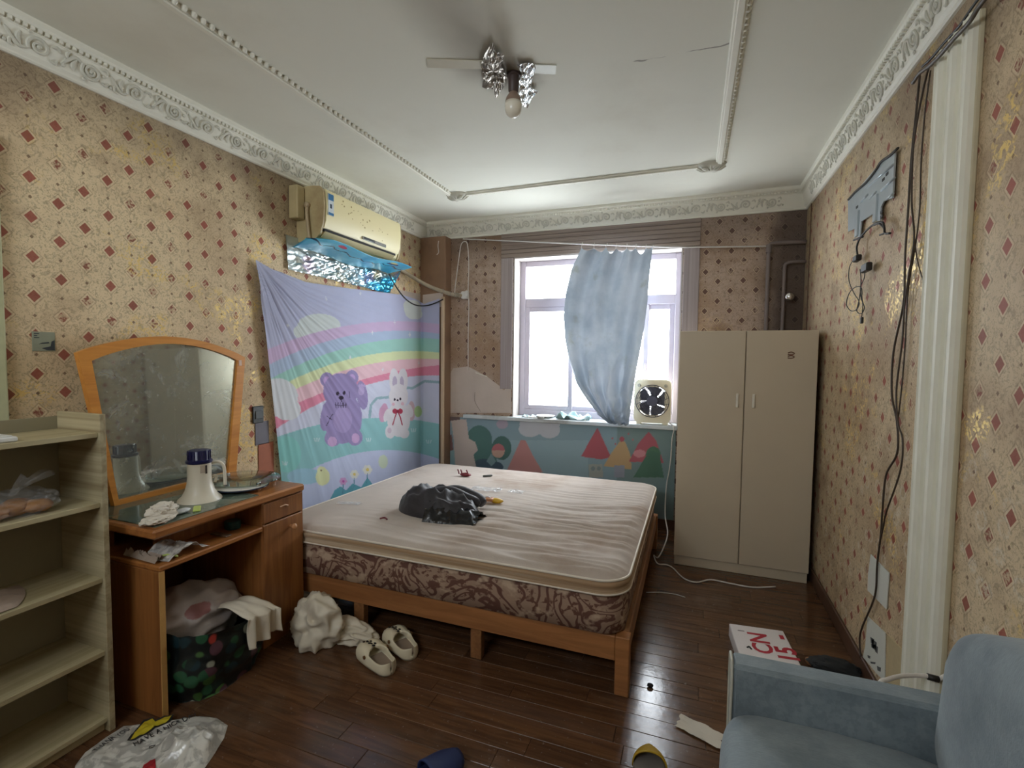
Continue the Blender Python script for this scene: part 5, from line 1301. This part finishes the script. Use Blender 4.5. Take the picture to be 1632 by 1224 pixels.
# switches on the left wall
q0, q1 = P(50, 528, 0, XL), P(88, 560, 0, XL)
sw = thing('wall_notice', 'small grey printed card stuck on the left wall at the far left', 'card', (XL, (q0.y+q1.y)/2, q1.z))
MB().box(XL, XL+.003, q0.y, q1.y, q1.z, q0.z, .0008).build('card', plain('grey_card', c(150, 154, 132), .6, ns=30, na=.1), sw)
mb = MB()
for a, b, cc_, d_ in ((.05, .28, .74, .96),):
    y0 = q0.y+.006
    for z_, w_ in ((q0.z-.006, .016), (q0.z-.014, .010), (q0.z-.022, .016)): mb.box(XL+.0028, XL+.004, y0, y0+w_, z_-.0035, z_, 0)
mb.prism([(q1.y-.028, q1.z+.004), (q1.y-.003, q1.z+.004), (q1.y-.003, q1.z+.045), (q1.y-.012, q1.z+.04), (q1.y-.016, q1.z+.02), (q1.y-.045, q1.z+.012)], lambda u, v, w_: Vector((w_, u, v)), XL+.0028, XL+.004)
mb.prism([(q0.y+.02, q1.z+.028), (q1.y-.02, q1.z+.032), (q1.y-.022, q1.z+.037), (q0.y+.03, q1.z+.034)], lambda u, v, w_: Vector((w_, u, v)), XL+.0028, XL+.004)
mb.build('dark_print', plain('ink_dark', c(62, 66, 70), .7), sw, fix=True)
q0, q1 = P(401, 648, 0, XL), P(419, 673, 0, XL)
sw = thing('light_switch', 'dark grey wall switch left of the rainbow cloth', 'switch', (XL, q0.y, q1.z))
MB().box(XL, XL+.010, q0.y, q1.y, q1.z, q0.z, .004).build('plate', plain('switch_grey', c(66, 72, 74), .4), sw)
MB().box(XL+.009, XL+.014, q0.y+.016, q1.y-.014, q1.z+.026, q0.z-.028, .002).build('rocker', plain('switch_rocker', c(84, 90, 92), .35), sw)
q0, q1 = P(411, 708, 0, XL), P(436, 752, 0, XL)
MB().box(XL, XL+.004, q0.y, q1.y, q1.z-.05, q0.z, .001).solo('brick_red_card', plain('brick_red_card', c(176, 106, 78), .7), 'plain orange-red card on the wall behind the left hem of the rainbow cloth', 'card')
q0, q1 = P(406, 672, 0, XL), P(424, 708, 0, XL)
MB().box(XL, XL+.004, q0.y, q1.y+.02, q1.z+.004, q0.z-.004, .001).solo('grey_card', plain('blue_grey_card', c(120, 118, 128), .7), 'plain grey card on the wall between the dark switch and the red card', 'card')
# ------------------------------------------------------------------ ceiling bulb with foil
m_brown_pl = plain('bulb_holder', c(74, 60, 56), .5); m_bulb_base = plain('bulb_base', c(150, 128, 112), .4)
bx, by = -.78, 2.08
lb = thing('ceiling_bulb', 'unlit round bulb in a dark socket on the ceiling', 'light bulb', (bx, by, ZC-.19))
T = Matrix.Translation((bx, by, 0))
MB().lathe([(.030, ZC), (.030, ZC-.012), (.024, ZC-.016), (.023, ZC-.075), (.018, ZC-.082), (.001, ZC-.082)], 24, T).build('socket', m_brown_pl, lb, 40, fix=True)
MB().lathe([(.015, ZC-.078), (.020, ZC-.086), (.032, ZC-.105), (.037, ZC-.122), (.037, ZC-.126)], 28, T).build('base', m_bulb_base, lb, 40, fix=True)
t = NT('bulb_diffuser'); m_bulb = t.done(t.bsdf(c(226, 220, 204), .25, spec=.6))
MB().lathe([(.037, ZC-.125), (.0385, ZC-.140), (.037, ZC-.158), (.031, ZC-.174), (.020, ZC-.185), (.008, ZC-.1895), (.0005, ZC-.190)], 32, T).build('globe', m_bulb, lb, True, fix=True)
m_foil = plain('kitchen_foil', c(214, 216, 214), .22, metal=.95, ns=6, na=.1, bs=.5, bscale=18)
m_foil_s = plain('sooty_foil', c(150, 142, 130), .3, metal=.85, ns=6, na=.25, bs=.5, bscale=18)
def foil_patch(name, pts, mat, label, seed, h=.03):
    """crinkled foil hanging just below the ceiling inside a drawn outline"""
    pts = [P(x, y, 2, ZC-.004) for x, y in pts]
    cen = sum((p for p in pts), Vector())/len(pts); mb = MB(); n = len(pts); R_ = 9; vs = []; fs = []
    ring = []
    for i in range(n):
        for k in range(5):
            ring.append(pts[i]+(pts[(i+1) % n]-pts[i])*k/5)
    m_ = len(ring)
    for r in range(R_+1):
        for p in ring:
            q = cen+(p-cen)*(r/R_)
            nn = (1-2*abs(noise.noise(Vector((q.x*22+seed, q.y*22, seed)))))*.6+(1-2*abs(noise.noise(Vector((q.x*50, q.y*50+seed, 1)))))*.4
            vs.append(Vector((q.x, q.y, ZC-.003-h*max(0, nn+.25))))
    for r in range(R_):
        for k in range(m_): fs.append((r*m_+k, r*m_+(k+1) % m_, (r+1)*m_+(k+1) % m_, (r+1)*m_+k))
    return mb.add(vs, fs).solo(name, mat, label, 'foil', smooth=False)
c6 = lambda x, y: (750+x/8.16, 50+y/8.16)
foil_patch('foil_sheet', [c6(*p) for p in ((290, 100), (330, 230), (440, 260), (400, 400), (470, 560), (430, 690), (330, 830), (290, 720), (150, 690), (170, 540), (130, 410), (190, 240))], m_foil_s, 'sooty crinkled foil left of the ceiling bulb', 3, .014)
foil_patch('foil_sheet', [c6(*p) for p in ((600, 400), (800, 385), (850, 440), (800, 620), (780, 720), (880, 750), (800, 840), (740, 970), (670, 930), (620, 760), (640, 600), (680, 500))], m_foil, 'bright crinkled foil right of the ceiling bulb', 8, .013)
m_tape = plain('masking_tape', c(214, 216, 204), .5, ns=20, na=.05); m_tape_d = plain('dusty_tape', c(196, 190, 170), .6, ns=20, na=.08)
for pts, mt, lab_ in (([(680, 94), (775, 97), (776, 110), (681, 107)], m_tape_d, 'dusty tape strip left of the foil on the ceiling'), ([(850, 103), (887, 104), (885, 118), (850, 116)], m_tape, 'pale tape strip right of the foil on the ceiling')):
    q = [P(x, y, 2, ZC-.002) for x, y in pts]
    MB().prism([(p.x, p.y) for p in q], lambda u, v, w_: Vector((u, v, w_)), ZC-.004, ZC-.0005).solo('tape_strip', mt, lab_, 'tape', fix=True)

# ------------------------------------------------------------------ armchair
def fabric(name, c1, c2):
    t = NT(name); co = t.coord()
    wv = t.noise(t.coord('Object', (220, 220, 220)), 1, 2); k = t.mix(t.ramp(t.noise(co, 5, 5, .6), .35, .7), c1, c2)
    k = t.mix(t.m('MULTIPLY', t.ramp(t.noise(t.coord('Object', (60, 900, 60)), 1, 3), .45, .6), .25), k, tuple(x*.6 for x in c2[:3])+(1,))
    return t.done(t.bsdf(k, .9, 0, t.bump(wv, .25, .003), sheen=.2, spec=.15))
m_sofa = fabric('sofa_fabric', c(142, 154, 160), c(114, 126, 134))
m_pipe_s = plain('sofa_piping', c(206, 204, 190), .7)
ar = thing('armchair', 'grey-blue fabric armchair at the bottom right against the right wall', 'armchair', (.43, 1.05, 0))
AXL, AXR = .128, .615
def arm(y0, y1): return MB().box(AXL, XR-.014, y0, y1, .055, .56, .011)
MA = arm(1.436, 1.512).build('arm', m_sofa, ar)
MB().tube([Vector((AXL-.001, 1.510, z)) for z in (.07, .2, .4, .545)]+[Vector((AXL, 1.47, .559)), Vector((AXL-.001, 1.439, .545))]+[Vector((AXL-.001, 1.437, z)) for z in (.4, .2, .07)], .004, 6, 3).build('piping', m_pipe_s, MA, True)
arm(.56, .636).build('arm', m_sofa, ar)
MB().box(.135, XR-.02, .63, 1.44, .055, .235, .012).build('base', m_sofa, ar)
def cushion(cx_, cy_, cz_, hx, hy, hz, pw_, mat, name, fn2=None, seg=(48, 30), seed=0):
    def fn_(u, v):
        a = u*2*math.pi; b = (v-.5)*math.pi
        se = lambda s_, e: math.copysign(abs(s_)**e, s_)
        x = se(math.cos(b), pw_)*se(math.cos(a), pw_)*hx; y = se(math.cos(b), pw_)*se(math.sin(a), pw_)*hy; z = se(math.sin(b), pw_)*hz
        p = Vector((x, y, z)); n = noise.noise(Vector((x*6+seed, y*6, z*6)))
        p *= 1+.03*n+.035*(1-2*abs(noise.noise(Vector((x*5+seed*3, y*4, z*7+2)))))
        return (fn2(p) if fn2 else p)+Vector((cx_, cy_, cz_))
    return MB().grid(fn_, seg[0], seg[1], True).build(name, mat, ar, True)
def seatf(p):
    f = max(0, (-p.x-.17)/.1); return p+Vector((0, 0, -.012*f))
cushion(.372, 1.04, .357, .272, .395, .10, .3, m_sofa, 'seat_cushion', seatf)
def backf(p):
    # lean back and slump
    z = p.z; top = max(0, z/.2)
    return Vector((p.x+.02*top-.03*math.cos(p.y*3), p.y*(1-.10*max(0, z/.2)**2)-.02*top, z+.02*math.sin(p.y*9+1)*top))
cushion(.655, 1.03, .63, .085, .40, .225, .36, m_sofa, 'back_cushion', backf, (56, 44), 3)
MB().box(.66, XR-.016, .64, 1.435, .27, .60, .02).build('back_frame', m_sofa, ar)
for x in (.16, .70):
    for y in (.62, 1.46): MB().lathe([(.016, 0), (.022, .055)], 12, Matrix.Translation((x, y, 0))).build('foot', m_dark, ar, 40)

# ------------------------------------------------------------------ carton behind the chair
m_card = plain('white_carton', c(226, 218, 216), .6, ns=4, na=.04); m_redink = plain('red_ink', c(186, 40, 56), .6)
bt = P(1162, 993, 2, .065); bc_ = P(1248, 1005, 2, .065); bd = P(1272, 1057, 2, .065)
ux = (bc_-bt); ux.z = 0; wid = ux.length; ux.normalize(); uy = Vector((-ux.y, ux.x, 0))
if uy.y > 0: uy = -uy
cbx = thing('carton', 'flat white carton with red lettering on the floor behind the armchair', 'box', (bt.x+.12, bt.y-.2, 0))
TB = Matrix((ux, uy, ux.cross(uy))).transposed().to_4x4(); TB.translation = Vector((bt.x, bt.y, .0))
sgn = 1 if ux.cross(uy).z > 0 else -1
MB().box(0, wid, 0, .42, 0 if sgn > 0 else -.064, .064 if sgn > 0 else 0, .003, TB).build('box', m_card, cbx, fix=True)
def btext(string, size, x0, y0, bold):
    # baseline runs away from the viewer, letters' tops point left
    def fn_(u, v):
        p = Vector((bt.x, bt.y, .0648))+ux*(x0-v)+uy*(y0-u); return p
    return MB().text(string, size, fn_, bold).build('lettering', m_redink, cbx)
btext('CN', .12, .155, .235, .003); btext('15', .12, .252, .27, .004); btext('-', .12, .252, .085, .004)
def bbar(): pass
o = MB().tube([Vector((bt.x, bt.y, .0648))+ux*.045+uy*.205, Vector((bt.x, bt.y, .0648))+ux*.055+uy*.195, Vector((bt.x, bt.y, .0648))+ux*.062+uy*.215], .004, 6, 4).build('ink_mark', m_cord_b, cbx, True)
MB().box(.03, .06, .055, .062, .0, .0002, 0, Matrix.Translation((0, 0, .0646)) @ TB).build('small_print', plain('ink_small', c(120, 110, 110), .6), cbx)

# ------------------------------------------------------------------ footwear
def clog(name, heel, toe, width, mat, inner, label, group, cat='clog', decor=True, h=.075):
    heel, toe = Vector(heel), Vector(toe); d = toe-heel; L = d.length; d.normalize(); side = Vector((d.y, -d.x, 0))
    t_ = thing(name, label, cat, (heel+toe)/2, group)
    def W(s): # half width of the sole along the shoe, heel 0 .. toe 1
        return width*.5*(.78*math.sqrt(max(0, 1-((s-.17)/.17)**2)) if s < .17 else (.78+.22*math.sin((s-.17)/.53*math.pi/2) if s < .70 else math.sqrt(max(0, 1-((s-.70)/.30)**2))))
    def H(s): return h*(.78-.25*math.sin(min(1, s/.45)*math.pi)*.6 if s < .45 else .78+.30*math.sin((s-.45)/.55*math.pi)**.8-.32*((s-.45)/.55)**2)
    def G(s): return 0 if s > .56 else min(1, (.56-s)/.12)**.5*.80
    n = 40; secs = []
    S = [.5-.5*math.cos(math.pi*(i/(n-1)))*.998 for i in range(n)]
    vs = []; fs = []
    for s in S:
        w_, hh, g = max(W(s), .003), H(s), G(s)
        cen = heel+d*(s*L); row = []
        sh = [(.86, 0), (1, .012), (1.03, hh*.35), (1.0, hh*.62), (.82 if g == 0 else .93, hh*.88), (.5 if g == 0 else max(g+.08, .6), hh*.985), (g, hh), (g*.97, hh-.006), (max(g, .6 if g else .55)*.95, hh*.62), (.72, .022), (.0, .018)]
        for k in range(len(sh)): row.append((sh[k][0], sh[k][1]))
        full = [(-a, b) for a, b in row]+[(a, b) for a, b in row[::-1][1:]]
        for a, b in full: vs.append(cen+side*a*w_+Vector((0, 0, b)))
    m_ = len(full)
    for i in range(n-1):
        for k in range(m_-1): fs.append((i*m_+k, i*m_+k+1, (i+1)*m_+k+1, (i+1)*m_+k))
        fs.append((i*m_+m_-1, i*m_, (i+1)*m_, (i+1)*m_+m_-1))
    fs += [tuple(range(m_)), tuple((n-1)*m_+k for k in range(m_))]
    MB().add(vs, fs).build('shell', mat, t_, True, fix=True)
    # footbed inside
    mb = MB(); bed = []
    for i in range(24):
        s = .03+.55*i/23; bed.append((s, W(s)*.74))
    mb.add([heel+d*(s*L)+side*(k*w_)+Vector((0, 0, .0235)) for s, w_ in bed for k in (-1, 1)], [(2*i, 2*i+1, 2*i+3, 2*i+2) for i in range(23)]).build('footbed', inner, t_)
    if decor:
        mb = MB()
        for (s, k) in ((.66, -.35), (.70, -.05), (.66, .3), (.76, -.2), (.60, .05)):
            p = heel+d*(s*L)+side*(k*W(s))+Vector((0, 0, H(s)*(.985-.25*abs(k))+.002))
            for a in range(3): mb.blob(p+d*.010*(a-1)+side*.006*((a % 2)*2-1), (.007, .005, .003), a+int(s*100), 2, .2)
        mb.build('printed_marks', m_dark, t_, True)
        for k in (-1, 1):
            p = heel+d*(.50*L)+side*(k*W(.50)*1.04)+Vector((0, 0, H(.5)*.72))
            MB().lathe([(.008, -.003), (.008, .003), (.001, .004)], 12, Matrix.Translation(p) @ Vector((0, 0, 1)).rotation_difference(side*k).to_matrix().to_4x4()).build('rivet', plain('rivet_brown', c(120, 84, 50), .4), t_, 40)
    return t_
m_clog = plain('cream_foam', c(228, 218, 190), .5, ns=8, na=.05); m_clog_in = plain('clog_footbed', c(150, 132, 116), .8, ns=10, na=.15)
clog('clog', (-1.205, 1.758, 0), (-1.44, 1.865, 0), .118, m_clog, m_clog_in, 'nearer cream clog of the pair on the floor by the bed', 'pair of cream clogs')
clog('clog', (-1.175, 1.888, 0), (-1.395, 2.015, 0), .118, m_clog, m_clog_in, 'farther cream clog of the pair, next to the white plastic bag', 'pair of cream clogs')
def slide(name, heel, toe, width, m_band, m_sole, m_bed, label, group=None, s0=.52, s1=.86):
    heel, toe = Vector(heel), Vector(toe); d = toe-heel; L = d.length; d.normalize(); side = Vector((d.y, -d.x, 0))
    t_ = thing(name, label, 'slipper', (heel+toe)/2, group)
    def W(s): return width*.5*(.8*math.sqrt(max(0, 1-((s-.16)/.16)**2)) if s < .16 else (.8+.2*math.sin((s-.16)/.54*math.pi/2) if s < .7 else math.sqrt(max(0, 1-((s-.7)/.3)**2))))
    out = []
    for i in range(28): s = i/27; out.append((s, W(s)))
    poly_ = [heel+d*s*L+side*w_ for s, w_ in out]+[heel+d*s*L-side*w_ for s, w_ in out[::-1][1:-1]]
    MB().prism([(p.x, p.y) for p in poly_], lambda u, v, w_: Vector((u, v, w_)), 0, .024).build('sole', m_sole, t_, fix=True)
    q = [heel+d*(.5+(s-.5)*.95)*L+side*w_*.9 for s, w_ in out]+[heel+d*(.5+(s-.5)*.95)*L-side*w_*.9 for s, w_ in out[::-1][1:-1]]
    MB().prism([(p.x, p.y) for p in q], lambda u, v, w_: Vector((u, v, w_)), .0235, .027).build('footbed', m_bed, t_, fix=True)
    def bn(u, v):
        s = s0+(s1-s0)*v; a = math.pi*u; w_ = W(s)*1.03
        return heel+d*s*L+side*(-math.cos(a)*w_)+Vector((0, 0, .012+(.062-.03*v)*math.sin(a)**.7))
    solidify(MB().grid(bn, 24, 12).build('strap', m_band, t_, True), .005)
    return t_
m_blue = plain('navy_foam', c(40, 56, 104), .5); m_blue2 = plain('navy_footbed', c(30, 40, 78), .7)
slide('slipper', (-.84, 1.20, 0), (-.715, 1.465, 0), .105, m_blue, m_blue, m_blue2, 'navy blue slipper at the bottom centre of the floor', None, .5, .96)
slide('slipper', (-.075, 1.44, 0), (-.105, 1.72, 0), .11, plain('mustard_foam', c(196, 160, 40), .5), plain('grey_sole', c(110, 104, 98), .6), plain('grey_lining', c(140, 134, 130), .8, ns=14, na=.2), 'mustard yellow slipper with grey footbed left of the armchair', None, .74, .99)

# ------------------------------------------------------------------ bags and litter on the floor
m_whitebag = plain('white_poly', c(216, 206, 186), .45, ns=6, na=.06, bs=.25, bscale=22)
wbag = thing('plastic_bag', 'crumpled white plastic bag on the floor by the foot of the bed', 'plastic bag', (-1.66, 1.87, 0))
MB().blob((-1.69, 1.85, .09), (.10, .085, .105), 17, 5, .5, 1.0, .6, flat=0.001, fine=.05).build('bulge', m_whitebag, wbag, True)
MB().blob((-1.555, 1.915, .04), (.11, .055, .045), 23, 5, .45, 1.0, .6, flat=0.001, fine=.05).build('tail', m_whitebag, wbag, True)

# dark shopping bag under the dressing table
t = NT('vegetable_print'); co = t.coord()
vo = t.n('ShaderNodeTexVoronoi', feature='F1'); t.put(vo.inputs['Vector'], co); vo.inputs['Scale'].default_value = 17; vo.inputs['Randomness'].default_value = 1
wn = t.n('ShaderNodeTexWhiteNoise', noise_dimensions='3D'); t.put(wn.inputs['Vector'], vo.outputs['Position'])
rp = t.n('ShaderNodeValToRGB'); t.put(rp.inputs[0], wn.outputs[0]); rp.color_ramp.interpolation = 'CONSTANT'
el = rp.color_ramp.elements; el[0].color = c(44, 90, 62); el[1].position = .3; el[1].color = c(34, 50, 46)
for p_, col in ((.45, c(70, 110, 56)), (.62, c(30, 54, 60)), (.72, c(176, 64, 54)), (.80, c(170, 176, 160)), (.87, c(90, 60, 70))):
    e = el.new(p_); e.color = col
k = t.mix(t.ramp(vo.outputs[0], .42, .52), rp.outputs[0], c(20, 26, 26))
m_veg = t.done(t.bsdf(k, .35, 0, t.bump(t.noise(co, 14, 4), .3, .01), spec=.5))
sb = thing('shopping_bag', 'dark vegetable-print shopping bag stuffed under the dressing table', 'shopping bag', (-1.98, 1.47, 0))
def sbag(u, v):
    a = u*2*math.pi; ce, se_ = math.cos(a), math.sin(a)
    rx_, ry_ = .20, .205
    f = .82+.22*math.sin(min(1, v*1.3)*math.pi*.5)
    x = -1.985+math.copysign(abs(ce)**.6, ce)*rx_*f; y = 1.475+math.copysign(abs(se_)**.6, se_)*ry_*min(f, 1.0)
    z = v*(.30-.06*(y-1.27)/.4+.0)
    n = (1-2*abs(noise.noise(Vector((ce*2, se_*2, v*3+4)))))*.02+noise.noise(Vector((ce*4, se_*4, v*5)))*.012
    y = min(1.678, max(1.262, y))
    return Vector((x+ce*n, min(1.680, max(1.258, y+se_*n*.4)), z))
mb = MB().grid(sbag, 72, 28, True); mb.f.append(tuple(range(72))); mb.mi.append(0)
mb.build('sack', m_veg, sb, True)
m_poly = plain('grey_poly', c(128, 120, 116), .6, ns=5, na=.1, bs=.3, bscale=18)
pb = thing('stuffed_bag', 'full whitish plastic bag with a red mark inside the shopping bag', 'plastic bag', (-2.03, 1.45, .2))
t = NT('printed_poly'); co = t.coord(); sx = t.n('ShaderNodeSeparateXYZ'); t.put(sx.inputs[0], co)
ey = t.m('DIVIDE', t.m('SUBTRACT', sx.outputs[1], -.02), .065); ez = t.m('DIVIDE', t.m('SUBTRACT', sx.outputs[2], .11), .028)
e_ = t.m('ADD', t.m('ADD', t.m('MULTIPLY', ey, ey), t.m('MULTIPLY', ez, ez)), t.m('MULTIPLY', t.noise(co, 22, 3), 1.6))
k = t.mix(t.m('MULTIPLY', t.ramp(e_, 1.7, 1.4), .75), c(168, 158, 152), c(136, 52, 48))
mb = MB().blob((-2.05, 1.47, .235), (.135, .20, .125), 41, 5, .22, 1.0, .28, fine=.06)
for p in mb.v: p.y = min(1.685, max(1.256, p.y)); p.z = min(.50, max(.03, p.z))
mb.build('bag', t.done(t.bsdf(k, .5, 0, t.bump(t.noise(co, 16, 4), .3, .01))), pb, True)
m_clothw = plain('white_cloth', c(226, 216, 196), .85, ns=6, na=.06, bs=.2, bscale=60)
def dr(u, v):
    y = 1.50+u*.165; a = v
    x = -1.985+.212*min(1, a*2.0)+.018*math.sin(u*14)*a
    z = .300-.06*(y-1.27)/.4+.02*math.sin(min(1, a*2)*math.pi)-max(0, a-.5)*(.27-.05*u)+.01*noise.noise(Vector((u*5, v*5, 2)))
    if a > .5: x += .014+.012*(1-2*abs(noise.noise(Vector((u*7, v*2, 7)))))+.006
    return Vector((x, y, z+.012))
solidify(MB().grid(dr, 30, 36).solo('white_cloth', m_clothw, 'white cloth draped over the rim of the dark shopping bag', 'cloth', smooth=True), .002)

# printed carrier bag lying on the floor
fb = thing('carrier_bag', 'white printed carrier bag with yellow motif flattened on the floor by the bookshelf', 'plastic bag', (-1.72, 1.13, 0))
fpt = lambda x, y: P(x, y, 2, .012)
FOUT = [fpt(x, y) for x, y in ((116, 1236), (120, 1215), (136, 1194), (160, 1168), (190, 1150), (262, 1145), (318, 1137), (345, 1140), (363, 1152), (357, 1172), (343, 1196), (322, 1226), (300, 1250), (240, 1262), (170, 1258))]
for p in FOUT:
    if p.x < -1.968 and p.y < 1.15: p.x = -1.968
FC = fpt(240, 1192)
def fh(x, y):
    q = fpt(300, 1190); d2 = ((x-q.x)/.11)**2+((y-q.y)/.07)**2
    n = max(0, (1-2*abs(noise.noise(Vector((x*11, y*11, 3)))))-.3)+.6*max(0, (1-2*abs(noise.noise(Vector((x*24, y*24, 8)))))-.3)
    return .004+.010*n+(.045+.022*n)*math.exp(-d2)
def frings(poly_, lift, dens, k_):
    vs = []; fs = []; n = len(poly_); cen = sum(poly_, Vector())/n
    for r in range(dens+1):
        for i in range(n):
            for k in range(k_):
                p = poly_[i]+(poly_[(i+1) % n]-poly_[i])*k/k_; q = cen+(p-cen)*(r/dens)
                e = 1 if lift else min(1, (dens-r)/dens*8+.12)
                vs.append(Vector((q.x, q.y, fh(q.x, q.y)*e+lift)))
    m_ = n*k_
    for r in range(dens):
        for i in range(m_): fs.append((r*m_+i, r*m_+(i+1) % m_, (r+1)*m_+(i+1) % m_, (r+1)*m_+i))
    return MB().add(vs, fs)
m_carrier = clear_plastic('carrier_film', c(216, 214, 206), .95, .25, .25, 12)
frings(FOUT, 0, 40, 8).build('film', m_carrier, fb, 50)
m_ink_bag = plain('faded_black_ink', c(44, 44, 46), .5)
def ftext(string, a, b, size):
    A_, B_ = fpt(*a), fpt(*b); d = (B_-A_); L = d.length; d.normalize(); s_ = Vector((-d.y, d.x, 0))
    mb = MB().text(string, 1, lambda u, v: Vector((u, v, 0)), .012); wmax = max(p.x for p in mb.v)
    for p in mb.v:
        q = A_+d*(p.x/wmax*L)+s_*(p.y*size); p.x, p.y, p.z = q.x, q.y, fh(q.x, q.y)+.003
    mb.build('lettering', m_ink_bag, fb)
ftext('THANK YOU', (152, 1198), (208, 1163), .034)
ftext('HAVE A NICE DAY', (214, 1192), (316, 1141), .04)
c3 = lambda x, y: fpt(120+x/5.83, 1100+y/5.83)
frings([c3(*p) for p in ((480, 470), (555, 370), (635, 280), (725, 250), (745, 278), (830, 236), (918, 232), (885, 300), (845, 328), (755, 362), (695, 398), (645, 432), (560, 462))], .002, 8, 4).build('motif_outline', m_ink_bag, fb)
frings([c3(*p) for p in ((512, 460), (566, 384), (643, 299), (718, 267), (742, 296), (830, 256), (898, 246), (870, 288), (838, 312), (748, 346), (688, 381), (638, 416), (560, 445))], .0032, 8, 4).build('yellow_motif', plain('yellow_print', c(214, 194, 50), .45), fb)
frings([c3(*p) for p in ((615, 740), (635, 692), (695, 660), (742, 664), (748, 740), (700, 790), (640, 780))], .003, 6, 4).build('red_motif', plain('red_print_bag', c(178, 40, 50), .45), fb)
tri_ = [c3(*p) for p in ((688, 540), (740, 535), (725, 580), (690, 575))]
MB().tube([Vector((p.x, p.y, fh(p.x, p.y)+.003)) for p in tri_], .0013, 5, closed=True).build('recycling_mark', m_ink_bag, fb)

film('tissue_sheet', 1116, 1166, .17, .08, 44, 'torn white tissue on the floor beside the armchair front', -.35, .007, cat='tissue', mat=m_tissue, z=.002)
q = P(1036, 1095, 2, 0)
MB().blob((q.x, q.y, .008), (.012, .009, .009), 4, 2, .2, 2, .2, flat=.0005).solo('black_lump', m_dark, 'tiny black lump on the bright patch of floor', 'crumb', smooth=True)
q = P(1012, 1092, 2, 0)
rr = random.Random(11); n_ = 0
# dark oddments behind the chair arm
q = P(1330, 1066, 2, .02)
MB().blob((q.x, q.y, .03), (.09, .05, .03), 61, 4, .2, 2, .25, flat=.001).solo('dark_bundle', plain('black_cloth', c(34, 36, 38), .8), 'small black bundle on the floor behind the armchair arm', 'bundle', smooth=50)
q = P(1298, 1058, 2, .01)
MB().blob((q.x, q.y, .018), (.035, .025, .018), 63, 3, .2, 2, .1, flat=.001).solo('brown_scrap', plain('brown_scrap', c(150, 104, 66), .7), 'small brown scrap on the floor between carton and black bundle', 'scrap', smooth=50)

# white cord from the fan down and along the floor
cpt = [Vector((-.16, 4.15, .885)), Vector((-.125, 4.09, .86)), P(1071, 700, 1, 4.085), P(1068, 740, 1, 4.08), P(1062, 775, 1, 4.07), P(1060, 820, 1, 3.95), P(1064, 850, 1, 3.75), Vector((-.16, 3.58, .05)), Vector((-.19, 3.50, .012)), P(1042, 885, 2, .005), P(1048, 898, 2, .005), P(1062, 900, 2, .005), P(1072, 905, 2, .005), P(1090, 922, 2, .005), P(1110, 928, 2, .005), P(1133, 924, 2, .005), P(1165, 930, 2, .005), P(1200, 936, 2, .005), P(1236, 935, 2, .005)]
MB().tube(cpt, .0045, 7, 6).solo('fan_cable', m_cord_w, 'white cord hanging from the fan and trailing across the floor before the wardrobe', 'cord', smooth=True)
MB().tube([P(x, y, 2, .003) for x, y in ((1030, 944), (1050, 944), (1075, 947), (1092, 952))], .0025, 6, 4).solo('string_piece', m_cord_w, 'short thin pale string on the floor right of the bed', 'string', smooth=True)
